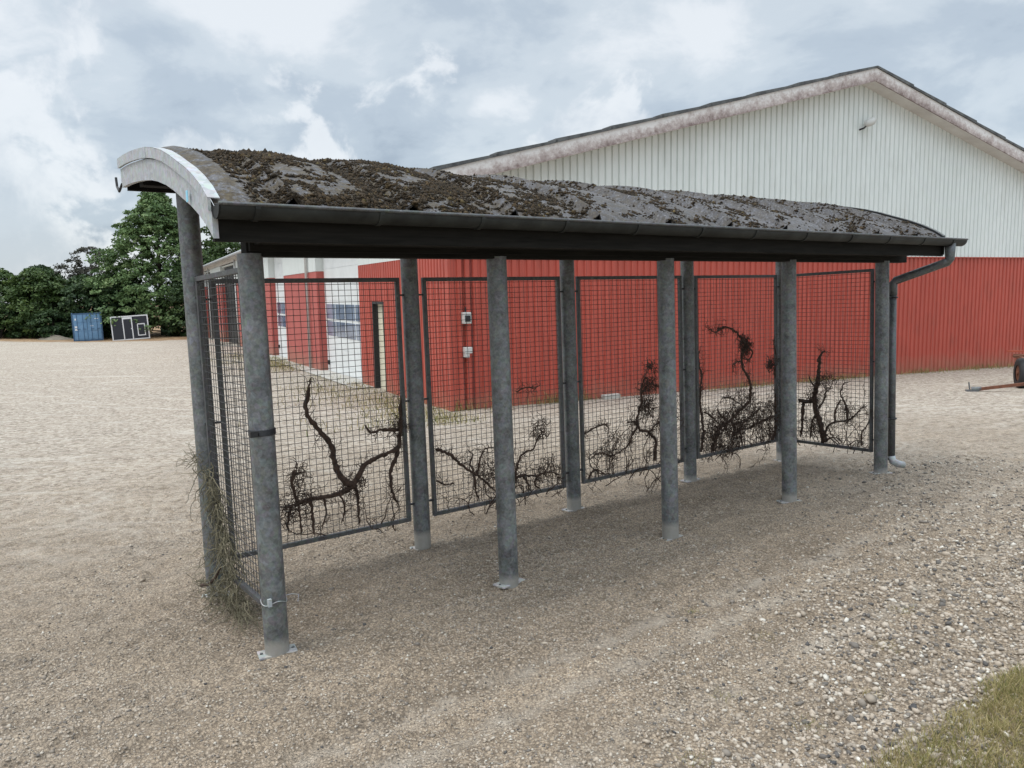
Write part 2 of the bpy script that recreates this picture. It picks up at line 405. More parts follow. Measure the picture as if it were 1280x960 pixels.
def gz(x, y):
    z = gbase(x, y); x = np.atleast_1d(np.asarray(x, float)); y = np.atleast_1d(np.asarray(y, float))
    sx, sy = to_sh(x, y)
    near = np.clip(1.6 - np.hypot(x-1, y-4)/9, 0, 1)
    post = np.clip(np.abs(sy)*4, 0, 1)*0 + 1
    bend = sy + 0.035*(sx-2)**2*np.where(sy < -0.3, 1, 0)
    h = (0.045*vnoise(sx*0.35, bend*3.0) + 0.020*vnoise(sx*0.8, bend*8, 5)) * np.clip((-sy+0.2)*1.5, 0.2, 1)
    h += 0.024*vnoise(sx*3.2, bend*11, 17)*np.clip(0.5+2*vnoise(x*1.3, y*1.3, 27), 0, 1) + 0.018*vnoise(x*2.3, y*2.3, 7) + 0.018*vnoise(x*6.1, y*6.1, 3, 9) + 0.022*vnoise(x*10, y*10, 21) + 0.024*vnoise(x*19, y*19, 5, 5)
    # two shallow wheel ruts bending away past the shelter front
    for c0 in (-1.04, -1.32, -1.80):
        q = sy - (c0 + 0.012*np.sin(sx*2.1+c0*9) - 0.0*sx)
        w_ = np.exp(-(q/0.075)**2); e_ = np.exp(-((np.abs(q)-0.12)/0.035)**2)
        h += (-0.016*w_*(0.8+0.7*vnoise(sx*9, q*2, 33)) + 0.013*e_*(0.6+1.4*vnoise(sx*5, q*9, 44))) * np.clip(1.2 - np.abs(sx-3)/4.5, 0, 1)
    return z + h*near
def G(x, y): return float(gz(x, y)[0])

def axis_pts(a0, a1, step, lo, hi, g=1.14):
    c = list(np.arange(a0, a1+1e-6, step)); s = step
    while c[-1] < hi: s *= g; c.append(c[-1]+s)
    s = step
    while c[0] > lo: s *= g; c.insert(0, c[0]-s)
    return np.array(c)
gx = axis_pts(-3.6, 5.6, 0.026, -420, 420, 1.12); gy = axis_pts(1.9, 8.6, 0.026, -300, 500, 1.10)
GX, GY = np.meshgrid(gx, gy, indexing='xy'); nx, ny = len(gx), len(gy)
gv = np.stack([GX.ravel(), GY.ravel(), gz(GX.ravel(), GY.ravel())], 1)
ii = (np.arange(ny-1)[:, None]*nx + np.arange(nx-1)[None]).ravel()
gf = np.stack([ii, ii+1, ii+nx+1, ii+nx], 1)

k = NT('gravel_yard')
P = 'Object'
big = k.noise(0.35, 5, 0.55, 0.3); mid = k.noise(2.2, 6, 0.6); fin = k.noise(28, 6, 0.7)
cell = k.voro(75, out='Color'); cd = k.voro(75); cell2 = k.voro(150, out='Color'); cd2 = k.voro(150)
hs = k.n('ShaderNodeSeparateColor'); k.l(cell, hs.inputs[0]); hs2 = k.n('ShaderNodeSeparateColor'); k.l(cell2, hs2.inputs[0])
st1 = k.ramp(hs.outputs[0], [(0.0, (0.12, 0.105, 0.088)), (0.25, (0.26, 0.215, 0.165)), (0.6, (0.41, 0.335, 0.255)), (0.88, (0.54, 0.455, 0.36)), (1.0, (0.60, 0.56, 0.50))])
st2 = k.ramp(hs2.outputs[1], [(0.0, (0.14, 0.118, 0.095)), (0.5, (0.36, 0.295, 0.225)), (1.0, (0.58, 0.495, 0.395))])
c = k.mix(k.ramp(mid, [(0.40, 0.15), (0.60, 0.85)]), st1, st2)
sand = k.ramp(fin, [(0.3, (0.24, 0.192, 0.144)), (0.7, (0.45, 0.372, 0.285))])
c = k.mix(k.ramp(k.noise(1.1, 6, 0.65), [(0.42, 0.15), (0.66, 0.55)]), c, sand)
c = k.mix(0.45, c, k.ramp(big, [(0.35, 0.42), (0.65, 0.60)]), 'OVERLAY')
c = k.mix(0.45, c, k.ramp(mid, [(0.3, 0.36), (0.7, 0.64)]), 'OVERLAY')
c = k.mix(0.35, c, k.ramp(k.noise(11, 8, 0.75), [(0.36, 0.25), (0.64, 0.75)]), 'OVERLAY')
sm = k.n('ShaderNodeMapping'); k.l(k.tc.outputs['Object'], sm.inputs[0]); sm.inputs['Rotation'].default_value = (0, 0, -0.60); 
sm2 = k.n('ShaderNodeMapping'); k.l(sm.outputs[0], sm2.inputs[0]); sm2.inputs['Scale'].default_value = (0.5, 4.0, 1)
bands = k.noise(1.0, 6, 0.62, 0.5, src=sm2.outputs[0])
c = k.mix(0.55, c, k.ramp(bands, [(0.34, 0.34), (0.66, 0.64)]), 'OVERLAY')
gap_shade = k.ramp(cd, [(0.35, 0.0), (0.70, 1.0)])
c = k.mix(1.0, c, (0.99, 0.955, 0.915), 'MULTIPLY')
c = k.mix(k.math('MULTIPLY', gap_shade, 0.6), c, (0.11, 0.088, 0.068))  # dark cell rims: shade between the stones, painted into the colour
crv = k.ramp(k.noise(34, 7, 0.75, 0.4), [(0.30, 1.0), (0.44, 0.0)])
c = k.mix(k.math('MULTIPLY', crv, 0.55), c, (0.085, 0.068, 0.053))
syy = k.math('ADD', k.math('MULTIPLY', k.math('SUBTRACT', k.sepz(ax=0), ST.x), -0.5901), k.math('MULTIPLY', k.math('SUBTRACT', k.sepz(ax=1), ST.y), 0.8067))
wob = k.math('MULTIPLY', k.math('SUBTRACT', k.noise(1.2, 4, 0.6), 0.5), 0.16)
for c0 in (1.04, 1.32, 1.80):
    d_ = k.math('ABSOLUTE', k.math('ADD', k.math('ADD', syy, c0), wob))
    t_ = k.math('MULTIPLY', k.ramp(d_, [(0.0, 1.0), (0.10, 0.0)]), k.ramp(k.noise(3.3, 5, 0.7), [(0.40, 0.0), (0.60, 0.7)]))
    c = k.mix(t_, c, k.ramp(fin, [(0.3, (0.36, 0.315, 0.26)), (0.7, (0.50, 0.445, 0.375))]))
# the open yard is washed paler and drier than the ground round the shelter
sx = k.sepz(ax=0); sy = k.sepz(ax=1)
dist = k.math('SQRT', k.math('ADD', k.math('POWER', k.math('SUBTRACT', sx, 1.5), 2), k.math('POWER', k.math('SUBTRACT', sy, 3.5), 2)))
pale = k.ramp(k.math('ADD', k.math('DIVIDE', dist, 16.0), k.math('MULTIPLY', k.math('SUBTRACT', big, 0.5), 0.5)), [(0.15, 0.0), (0.75, 1.0)])
cell3 = k.n('ShaderNodeSeparateColor'); k.l(k.voro(20, out='Color'), cell3.inputs[0]); grit = k.math('ADD', k.math('MULTIPLY', k.noise(5, 9, 0.85), 0.45), k.math('ADD', k.math('MULTIPLY', cell3.outputs[0], 0.38), k.math('MULTIPLY', hs.outputs[1], 0.17)))
c = k.mix(k.math('MULTIPLY', pale, 0.70), c, k.ramp(grit, [(0.26, (0.15, 0.125, 0.10)), (0.48, (0.415, 0.365, 0.308)), (0.72, (0.60, 0.55, 0.48))]))
# faint wheel tracks across the yard
tr = k.noise(0.22, 2, 0.5, 1.2, src=k.mapv((0.5, 1.6, 1.0), (0, 0, 0.5)))
trk = k.ramp(k.math('ABSOLUTE', k.math('SUBTRACT', tr, 0.5)), [(0.0, 1.0), (0.012, 0.0)])
c = k.mix(k.math('MULTIPLY', k.math('MULTIPLY', trk, pale), 0.35), c, (0.60, 0.56, 0.50))
# bare brown earth strip along the far hedge
far = k.ramp(k.math('ADD', k.math('DIVIDE', sy, 100.0), k.math('MULTIPLY', k.math('SUBTRACT', k.noise(0.5, 4, 0.6), 0.5), 0.02)), [(0.622, 0.0), (0.630, 1.0)])
c = k.mix(far, c, k.ramp(k.noise(1.5, 5, 0.6), [(0.35, (0.20, 0.125, 0.07)), (0.65, (0.33, 0.23, 0.14))]))
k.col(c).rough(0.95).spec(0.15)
hgt = k.math('ADD', k.math('MULTIPLY', k.math('SUBTRACT', 1.0, cd), 0.8), k.math('ADD', k.math('MULTIPLY', k.math('SUBTRACT', 1.0, cd2), 0.4), k.math('MULTIPLY', fin, 0.9)))
b1 = k.bump(k.noise(7, 7, 0.72), 0.8, 0.03)
k.bump(hgt, 0.8, 0.012, prev=b1)
M['ground'] = k.m
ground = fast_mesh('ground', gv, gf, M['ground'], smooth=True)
ground['kind'] = 'structure'

# ------------------------------------------------------------------ loose stones
ICO_V = np.array([(0,0,1)] + [(math.cos(a)*0.894, math.sin(a)*0.894, 0.447) for a in np.arange(5)*2*math.pi/5] +
                 [(math.cos(a+math.pi/5)*0.894, math.sin(a+math.pi/5)*0.894, -0.447) for a in np.arange(5)*2*math.pi/5] + [(0,0,-1)])
ICO_F = np.array([(0,1+i,1+(i+1)%5) for i in range(5)] + [(1+i,6+i,1+(i+1)%5) for i in range(5)] + [(1+(i+1)%5,6+i,6+(i+1)%5) for i in range(5)] + [(11,6+(i+1)%5,6+i) for i in range(5)])
OCT_V = np.array([(1,0,0),(0,1,0),(-1,0,0),(0,-1,0),(0,0,1),(0,0,-1)], float)
OCT_F = np.array([(0,1,4),(1,2,4),(2,3,4),(3,0,4),(1,0,5),(2,1,5),(3,2,5),(0,3,5)])
def blobs(pos, size, tint, flat=(0.45, 0.9), base='ico', jit=0.22, norm=None):
    BV, BF = (ICO_V, ICO_F) if base == 'ico' else (OCT_V, OCT_F)
    n = len(pos); q = len(BV)
    V = np.repeat(BV[None], n, 0) * (1 + jit*RNG.standard_normal((n, q, 1)))
    V = V * np.stack([RNG.uniform(0.75, 1.35, n), RNG.uniform(0.65, 1.0, n), RNG.uniform(*flat, n)], 1)[:, None]
    a = RNG.uniform(0, 2*math.pi, n); ca, sa = np.cos(a), np.sin(a)
    tl = RNG.normal(0, 0.3, n); ct, st_ = np.cos(tl), np.sin(tl)
    x, y, z = V[..., 0], V[..., 1], V[..., 2]
    y, z = y*ct[:, None] - z*st_[:, None], y*st_[:, None] + z*ct[:, None]
    x, y = x*ca[:, None] - y*sa[:, None], x*sa[:, None] + y*ca[:, None]
    V = np.stack([x, y, z], -1)*size[:, None, None] + pos[:, None]
    F = (BF[None] + (np.arange(n)*q)[:, None, None]).reshape(-1, 3)
    return V.reshape(-1, 3), F, np.repeat(tint, len(BF))
def scatter(n, x0, x1, y0, y1, keep):
    x = RNG.uniform(x0, x1, n); y = RNG.uniform(y0, y1, n); ok = RNG.random(n) < keep(x, y); return x[ok], y[ok]
def cluster(x, y): return np.clip(0.5 + 1.6*vnoise(x*0.9, y*0.9, 31) + 0.9*vnoise(x*2.6, y*2.6, 11, 4), 0, 1)
def verge_edge(x, y):      # >0 inside the grass verge at the photographer's right hand
    return (x-1.35)*0.62 - (y-2.80)*0.95
def stony(x, y):           # coarse washed-out stones next to the verge
    d = (x-0.15)*0.62 - (y-2.9)*0.35
    return np.clip((d + 0.55*vnoise(x*1.6, y*1.6, 40)) * 1.4, 0, 1)
# fine grit everywhere close to the camera
x, y = scatter(150000, -3.2, 5.5, 2.3, 8.0, lambda x, y: (0.25 + 0.75*cluster(x, y))*np.clip(1.7-y/6, 0.15, 1))
s1 = RNG.gamma(4.0, 0.00105, len(x)) + 0.0022
a1 = blobs(np.stack([x, y, gz(x, y)+s1*0.1], 1), s1, np.clip(RNG.beta(2.6, 2.6, len(x)), 0, 1), base='oct')
x, y = scatter(110000, -3.0, 6.5, 2.3, 8.5, lambda x, y: 0.04 + 0.09*cluster(x, y) + 0.95*stony(x, y)*np.clip(1.6-y/5.5, 0, 1))
s2 = RNG.gamma(3.2, 0.0019, len(x)) + 0.004; s2 *= 0.60 + 0.38*stony(x, y)
a2 = blobs(np.stack([x, y, gz(x, y)+s2*0.2], 1), s2, np.clip(RNG.beta(1.25, 1.35, len(x)), 0, 1))
x, y = scatter(900, -1.0, 5.0, 2.4, 6.0, lambda x, y: 0.02 + 0.55*stony(x, y)*np.clip(1.5-y/5, 0, 1))
s3 = RNG.uniform(0.010, 0.019, len(x))
a3 = blobs(np.stack([x, y, gz(x, y)+s3*0.25], 1), s3, np.clip(RNG.beta(2.5, 1.6, len(x)), 0, 1))
off = 0; VV = []; FF = []; TT = []
for V_, F_, T_ in (a1, a2, a3): VV.append(V_); FF.append(F_+off); TT.append(T_); off += len(V_)
g = fast_mesh('gravel', np.concatenate(VV), np.concatenate(FF), M['stone'], attr=np.concatenate(TT)); tag(g, 'loose grey and tan gravel, coarser beside the grass verge', 'gravel', kind='stuff')

# ------------------------------------------------------------------ grass blades (generic)
def blades(x, y, z, h, w_, lean=0.5, tint=None):
    n = len(x); a = RNG.uniform(0, 2*math.pi, n); la = RNG.uniform(0, 2*math.pi, n); ln = RNG.uniform(0.1, lean, n)*h
    P0 = np.stack([x, y, z], 1); side = np.stack([np.cos(a), np.sin(a), np.zeros(n)], 1)*w_[:, None]
    ld = np.stack([np.cos(la), np.sin(la), np.zeros(n)], 1)
    Pm = P0 + ld*(ln*0.35)[:, None] + np.array([0, 0, 1])*(h*0.6)[:, None]
    Pt = P0 + ld*ln[:, None]*1.0 + np.array([0, 0, 1])*h[:, None]
    V = np.stack([P0-side, P0+side, Pm+side*0.7, Pm-side*0.7, Pt+side*0.1, Pt-side*0.1], 1).reshape(-1, 3)
    o = (np.arange(n)*6)[:, None]
    F = np.concatenate([o+np.array([[0, 1, 2, 3]]), o+np.array([[3, 2, 4, 5]])], 1).reshape(-1, 4)
    return V, F, np.repeat(tint, 2)
n = 420000
x = RNG.uniform(0.9, 5.2, n); y = RNG.uniform(1.8, 4.9, n)
e = verge_edge(x, y) + 0.30*vnoise(x*2.2, y*2.2, 3) + 0.14*vnoise(x*6, y*6, 8)
pr = np.clip(e*5+0.2, 0, 1)*np.clip(1.0+1.0*vnoise(x*5, y*5, 2), 0.25, 1)
ok = RNG.random(n) < pr; x, y = x[ok], y[ok]
h = RNG.uniform(0.015, 0.06, len(x))*(1+0.8*vnoise(x*4, y*4, 9)); 
tn = np.clip(RNG.normal(0.68, 0.2, len(x)) + 0.7*vnoise(x*1.8, y*1.8, 13), 0, 1)
V_, F_, T_ = blades(x, y, gz(x, y)-0.004, h, RNG.uniform(0.0009, 0.0020, len(x)), 1.4, tn)
# stray weeds among the stones
wx = np.concatenate([RNG.normal(cx_, 0.035, 70) for cx_, cy_ in ((1.32, 3.95), (1.62, 3.35), (1.25, 3.1), (1.9, 3.75), (0.95, 3.35), (1.05, 4.4), (2.2, 4.2), (0.7, 2.85))])
wy = np.concatenate([RNG.normal(cy_, 0.035, 70) for cx_, cy_ in ((1.32, 3.95), (1.62, 3.35), (1.25, 3.1), (1.9, 3.75), (0.95, 3.35), (1.05, 4.4), (2.2, 4.2), (0.7, 2.85))])
V2, F2, T2 = blades(wx, wy, gz(wx, wy)-0.003, RNG.uniform(0.008, 0.03, len(wx)), RNG.uniform(0.0008, 0.0015, len(wx)), 2.0, np.clip(RNG.normal(0.75, 0.2, len(wx)), 0, 1))
g = fast_mesh('grass', np.concatenate([V_, V2]), np.concatenate([F_, F2+len(V_)]), M['grass'], attr=np.concatenate([T_, T2]))
tag(g, 'short yellowing grass on the verge and stray weeds among the stones', 'grass', kind='stuff')
# dry weeds along the foot of the hall
us = []; 
n = 9000; u = RNG.uniform(0, 20, n); v = -RNG.gamma(1.6, 0.10, n) - 0.03
keep = RNG.random(n) < np.clip(0.30 + 1.1*vnoise(u*0.8, v*3, 6), 0.02, 1)*np.where(u < 3.2, 1.4, 0.5); u, v = u[keep], v[keep]
px = HO.x + HU.x*u + HV.x*v; py = HO.y + HU.y*u + HV.y*v
hh = RNG.uniform(0.04, 0.22, len(u))*np.where(u < 3, 1.6, 0.9)
w1 = blades(px, py, gz(px, py)-0.01, hh, RNG.uniform(0.003, 0.007, len(u)), 0.9, np.clip(RNG.normal(0.72, 0.18, len(u)), 0, 1))
n = 16000; v = RNG.uniform(-2, 24, n); u = -RNG.gamma(2.2, 0.42, n)
keep = RNG.random(n) < np.clip(0.45 + 1.2*vnoise(u*1.2, v*0.7, 16), 0.0, 1)*np.where((v > 6.4) & (v < 11.4), 0.12, 1); u, v = u[keep], v[keep]
px = HO.x + HU.x*u + HV.x*v; py = HO.y + HU.y*u + HV.y*v
w2 = blades(px, py, gz(px, py)-0.01, RNG.uniform(0.03, 0.16, len(u)), RNG.uniform(0.003, 0.008, len(u)), 0.9, np.clip(RNG.normal(0.68, 0.22, len(u)), 0, 1))
g = fast_mesh('dry_weeds', np.concatenate([w1[0], w2[0]]), np.concatenate([w1[1], w2[1]+len(w1[0])]), M['grass'], attr=np.concatenate([w1[2], w2[2]]))
tag(g, 'straw coloured weeds along the foot of the red hall', 'weeds', kind='stuff')

# ------------------------------------------------------------------ the hall
ho = empty('farm_hall', HO, HB, label='long farm hall clad in red below and off white above, low pitched roof', cat='hall')
RT, ZE, ZT, OV, OA, WID, LEN = 3.033, 4.496, 7.522, 0.454, 0.403, 11.105, 57.0
SL = (ZT-ZE)/(WID+OA)
def roof_z(u): return ZT - abs(u-WID)*SL
def ribbed_wall(u0, u1, z0f, z1f, plane, out, pitch=0.17, depth=0.028, groove=0.07, axis='u'):
    """strips standing on a wall line; out is the outward offset direction sign along the other axis"""
    mb = MB(); xs = []
    u = u0
    while u < u1 - 1e-6:
        for du, dd in ((0, depth), (pitch-groove-0.016, depth), (pitch-groove, 0.0), (pitch-0.016, 0.0)):
            if u+du <= u1: xs.append((u+du, dd))
        u += pitch
    xs.append((u1, depth)); vs = []
    for (a, dd) in xs:
        for z in (z0f(a), z1f(a)):
            vs.append((a, plane+out*dd, z) if axis == 'u' else (plane+out*dd, a, z))
    fs = [(2*i, 2*i+2, 2*i+3, 2*i+1) for i in range(len(xs)-1)]
    return mb.add(vs, fs)
ZB = lambda a: -1.6
ribbed_wall(0.0, 2*WID, ZB, lambda a: RT, 0.0, -1).build('wall', M['red'], ho)
ribbed_wall(0.0, 2*WID, lambda a: RT-0.02, lambda a: roof_z(a)-0.27, -0.034, -1, groove=0.036, depth=0.034).build('gable_cladding', M['white'], ho)
MB().box((0.0, 0.012, -1.6), (2*WID, 0.2, ZE-0.35)).build('wall', M['red_render'], ho)
MB().box((0.002, -0.066, RT-0.045), (2*WID, -0.030, RT-0.018)).build('flashing', M['red'], ho)
MB().box((-0.035, -0.036, -1.6), (0.03, 0.05, RT-0.01)).build('corner_trim', M['red'], ho)
# long side: (v0, v1) of each solid stretch; the bays between them hold sectional doors
solid = [(0.0, 6.38), (11.44, 17.25), (20.67, 32.4), (39.4, 46.2), (51.9, LEN)]
for i, (a, b_) in enumerate(solid):
    if i == 0:
        dv0, dv1, dz = 4.25, 5.12, 2.03
        ribbed_wall(0.05, dv0, ZB, lambda q: RT+0.01, 0.0, -1, axis='v').build('wall', M['red'], ho)
        ribbed_wall(dv1, b_, ZB, lambda q: RT+0.01, 0.0, -1, axis='v').build('wall', M['red'], ho)
        ribbed_wall(dv0, dv1, lambda q: dz, lambda q: RT+0.01, 0.0, -1, axis='v').build('wall', M['red'], ho)
    else:
        MB().box((-0.03, a, -2.6), (0.17, b_, RT+0.0)).build('wall', M['red_render'], ho)
    MB().box((-0.045 if i else -0.03, a, RT+0.003), (0.17, b_, ZE-0.30)).build('upper_wall', M['white'], ho)
    MB().box((0.172, a, -2.6), (0.6, b_, RT)).build('wall', M['red_render'], ho); MB().box((0.172, a, RT+0.002), (0.6, b_, ZE-0.30)).build('upper_wall', M['white'], ho)
MB().box((0.10, 4.25, -0.4), (0.16, 5.12, 2.03)).build('side_door', M['cream'], ho)
fr = MB(); fr.box((-0.035, 4.19, -0.4), (0.14, 4.25, 2.09)); fr.box((-0.035, 5.12, -0.4), (0.14, 5.18, 2.09)); fr.box((-0.035, 4.25, 2.03), (0.14, 5.12, 2.09))
fr.build('door_frame', M['dark'], ho)
bays = [(6.38, 11.44), (17.25, 20.67), (32.4, 39.4), (46.2, 51.9)]
for i, (a, b_) in enumerate(bays):
    dmat = M['door'] if i < 2 else M['dark']
    d = MB(); z = -0.9
    while z < 4.05:
        d.box((0.22, a, z), (0.27, b_, min(z+0.49, 4.1))); z += 0.5
    d.box((0.235, a, -0.9), (0.262, b_, 4.1))
    dd = d.build('sectional_door', dmat, ho)
    if i < 2:
        nw = 4 if b_-a > 4 else 3; wd = (b_-a-0.4)/nw
        for r_ in (0.98, 1.52):
            for c_ in range(nw):
                v0 = a+0.2+c_*wd
                MB().box((0.205, v0+0.06, r_), (0.226, v0+wd-0.06, r_+0.46)).build('window', M['glass'], dd, bevel=0.0)
        MB().box((0.16, b_-0.35, 0.02), (0.219, b_-0.23, 0.16)).build('handle', M['dark'], dd)
    MB().box((0.10, a, 4.1), (0.25, b_, ZE-0.30)).build('lintel', M['white'], ho)
# roof: two slopes, verge boards, soffit, gutter
def roof_half(sgn, mat, name, t0, t1, v0, v1, ue=OA):
    ea = -ue if sgn < 0 else 2*WID+ue
    poly = [(WID, ZT-t0), (ea, ZE-t0), (ea, ZE-t1), (WID, ZT-t1)]
    return MB().prism(poly, v0, v1, axis=1)
for sg in (-1, 1):
    # corrugated fibre cement: wavy upper skin, waves running down the slope
    mb = MB(); nv = 0; vs = []; fs = []
    ea = -OA-0.04 if sg < 0 else 2*WID+OA+0.04
    vv = np.concatenate([np.arange(-OV-0.05, 3.0, 0.03), np.arange(3.0, LEN+0.3, 1.0)])
    for v_ in vv:
        dz = 0.018*math.sin(v_*2*math.pi/0.177) if v_ < 3 else 0
        vs += [(WID, v_, ZT+0.025+dz), (ea, v_, ZE+0.012+dz), (ea, v_, ZE-0.012+dz), (WID, v_, ZT-0.0+dz)]
    for i in range(len(vv)-1):
        o = i*4
        fs += [(o, o+1, o+5, o+4), (o+1, o+2, o+6, o+5), (o+2, o+3, o+7, o+6)]
    fs += [(0, 1, 2, 3)]
    mb.add(vs, fs); rr = mb.build('roof', M['eternit'], ho)
    # sheet ends step down the verge
    st_ = MB(); L = (WID+OA)
    for j in range(9):
        uu0 = j*L/9; uu1 = (j+1)*L/9+0.05
        f_ = lambda q: (WID - q if sg < 0 else WID + q)
        z0_, z1_ = ZT - uu0*SL, ZT - uu1*SL
        st_.add([(f_(uu0), -OV-0.07, z0_+0.035), (f_(uu1), -OV-0.07, z1_+0.07), (f_(uu1), -OV-0.07, z1_-0.01), (f_(uu0), -OV-0.07, z0_-0.01),
                 (f_(uu0), -OV+0.25, z0_+0.035), (f_(uu1), -OV+0.25, z1_+0.07), (f_(uu1), -OV+0.25, z1_-0.01), (f_(uu0), -OV+0.25, z0_-0.01)],
                [(0,1,2,3),(7,6,5,4),(0,4,5,1),(1,5,6,2),(2,6,7,3),(3,7,4,0)])
    st_.build('verge_tile', M['eternit'], rr)
    vb = roof_half(sg, None, '', 0.012, 0.315, -OV-0.03, -OV).build('verge_board', M['verge'], ho)
    at = vb.data.attributes.new('low', 'FLOAT', 'POINT')
    lowv = [1.0 if abs(p.co.z-(roof_z(min(max(p.co.x, -OA), 2*WID+OA))-0.012)) < 0.08 else 0.0 for p in vb.data.vertices]
    at.data.foreach_set('value', lowv)
    roof_half(sg, None, '', 0.290, 0.310, -OV, 0.0).build('soffit', M['soffit'], ho)
    roof_half(sg, None, '', 0.03, 0.27, -0.0, LEN, ue=0.0).build('roof_deck', M['soffit'], ho)
    roof_half(sg, None, '', 0.03, 0.16, -OV, LEN, ue=OA-0.02).build('eave_board', M['soffit'], ho)
g_ = MB(); g_.tube([(-OA-0.07, -OV-0.02, ZE-0.07), (-OA-0.07, LEN, ZE-0.07)], 0.075, 10); g_.build('gutter', M['zinc'], ho, smooth=True)
g_ = MB(); g_.tube([(-OA-0.07, 12.6, ZE-0.12), (-0.11, 12.6, ZE-0.45), (-0.11, 12.6, -1.0)], 0.05, 8); g_.build('downpipe', M['plastic'], ho, smooth=True)
for v_ in (31.5, 47.0):
    g_ = MB(); g_.tube([(-0.11, v_, ZE-0.2), (-0.11, v_, -1.5)], 0.05, 8); g_.build('downpipe', M['plastic'], ho, smooth=True)
# flood lamp under the ridge
lamp = MB(); pr_ = [(0.0, 0.02), (0.05, 0.075), (0.15, 0.10), (0.26, 0.09), (0.34, 0.05), (0.37, 0.01)]
lamp.tube([(WID-0.03+a*0.92, -0.22-a*0.15, 6.22+a*0.42) for a, r in pr_], [r for a, r in pr_], 12)
lo_ = lamp.build('flood_lamp', M['plastic'], ho, smooth=True)
MB().tube([(WID-0.02, -0.03, 6.13), (WID-0.02, -0.2, 6.15), (WID+0.06, -0.24, 6.24)], 0.022, 8).build('lamp_bracket', M['dark'], lo_)
# boxes by the corner
bx = MB().box((0.23, -0.16, 1.68), (0.39, -0.03, 1.90)).build('intercom', M['plastic'], ho, bevel=0.008)
MB().box((0.255, -0.175, 1.72), (0.365, -0.162, 1.84)).build('intercom_screen', M['dark'], bx)
MB().tube([(0.31, -0.05, 1.9), (0.31, -0.05, 2.0)], 0.012, 6).build('cable', M['dark'], bx)
bx = MB().box((0.24, -0.15, 1.10), (0.40, -0.03, 1.22)).build('socket_box', M['plastic'], ho, bevel=0.008)
MB().box((0.25, -0.14, 1.02), (0.34, -0.04, 1.098)).build('socket_plug', M['plastic'], bx)
tag(MB().box((0, 0, 0), (0.42, 0.14, 0.10)).build('concrete_block', M['concrete'], bevel=0.01), 'small pale block lying at the foot of the red gable wall', 'block')
cb_ = bpy.data.objects['concrete_block']; p_ = hall(3.4, -0.24); cb_.location = (p_.x, p_.y, G(p_.x, p_.y)-0.01); cb_.rotation_euler[2] = HB+0.05
# concrete apron before the doors (two strips of paving)
ap = []
for v0, v1 in ((5.3, 24.0),):
    pts = []
    vsn = np.linspace(v0, v1, 30)
    for v_ in vsn:
        for u_ in (0.2, -0.55):
            q = hall(u_, v_); pts.append((q.x, q.y, G(q.x, q.y)+0.02))
    fs = [(2*i, 2*i+1, 2*i+3, 2*i+2) for i in range(29)]
    o = MB().add(pts, fs).build('pavement', M['concrete']); o['kind'] = 'structure'

# ------------------------------------------------------------------ shelter
shel = bpy.data.objects.new('shelter', None); COL.objects.link(shel)
shel.matrix_world = Matrix.Translation(ST) @ SR.to_4x4()
tag(shel, 'open steel post shelter with curved mossy roof and wire mesh sides', 'shelter')
PR = 0.064
PROF = [(-0.45, 2.32), (-0.36, 2.385), (-0.24, 2.45), (-0.11, 2.508), (0.03, 2.56), (0.18, 2.617), (0.34, 2.67), (0.52, 2.716), (0.70, 2.752), (0.92, 2.782), (1.13, 2.805), (1.33, 2.821), (1.52, 2.83)]
def prof_at(s):                       # s in 0..1 along the section
    f_ = s*(len(PROF)-1); i = min(int(f_), len(PROF)-2); t_ = f_-i
    return PROF[i][0]*(1-t_)+PROF[i+1][0]*t_, PROF[i][1]*(1-t_)+PROF[i+1][1]*t_
def prof_z(y):
    for (a, za), (b_, zb_) in zip(PROF, PROF[1:]):
        if a <= y <= b_: return za+(zb_-za)*(y-a)/(b_-a)
    return PROF[-1][1]
for i in range(5):
    for y_, h_ in ((0.0, 2.14), (D_, prof_z(D_)-0.14)):
        mb = MB(); mb.tube([(i*S_, y_, -0.10), (i*S_, y_, 0.0), (i*S_, y_, h_*0.5), (i*S_, y_, h_)], PR, 24)
        po = mb.build('post', M['galv'], shel, smooth=True); smooth_angle(po)
        g_ = sh(i*S_, y_, 0); lift = (G(g_.x, g_.y) - g_.z)
        a_ = random.uniform(-0.5, 0.5); ca, sa = math.cos(a_), math.sin(a_)
        P4 = [(ca*p-sa*q+i*S_, sa*p+ca*q+y_) for p, q in ((-0.10, -0.052), (0.10, -0.052), (0.10, 0.052), (-0.10, 0.052))]
        bp_ = MB().prism(P4, max(lift, -0.02)-0.004, max(lift, -0.02)+0.008, axis=2).build('base_plate', M['plate'], po, bevel=0.002)
        for p in (-0.083, 0.083):
            bx_, by_ = ca*p+i*S_, sa*p+y_; z_ = max(lift, -0.02)+0.008
            MB().tube([(bx_, by_, z_), (bx_, by_, z_+0.007)], 0.008, 6).build('bolt', M['pipe'], bp_)
# strap round the near post and wire twist below it
st1 = MB(); st1.tube([(math.cos(a)*(PR+0.003), math.sin(a)*(PR+0.003), 1.215) for a in np.linspace(0, 2*math.pi, 25)][:-1] + [(PR+0.003, 0, 1.215)], 0.004, 6)
for z_ in (1.203, 1.209, 1.215, 1.221, 1.227):
    st1.tube([(math.cos(a)*(PR+0.003), math.sin(a)*(PR+0.003), z_) for a in np.linspace(0, 2*math.pi, 25)], 0.0045, 5)
st1.box((-0.085, -0.075, 1.200), (-0.045, -0.055, 1.230))
st1.build('strap', M['dark'], shel)
tw = MB(); tw.tube([(math.cos(a)*(PR+0.003), math.sin(a)*(PR+0.003), 0.30+0.01*math.sin(3*a)) for a in np.linspace(-3.4, 2.9, 30)] + [(0.09, -0.03, 0.32), (0.12, -0.05, 0.315), (0.11, -0.06, 0.28)], 0.0025, 5)
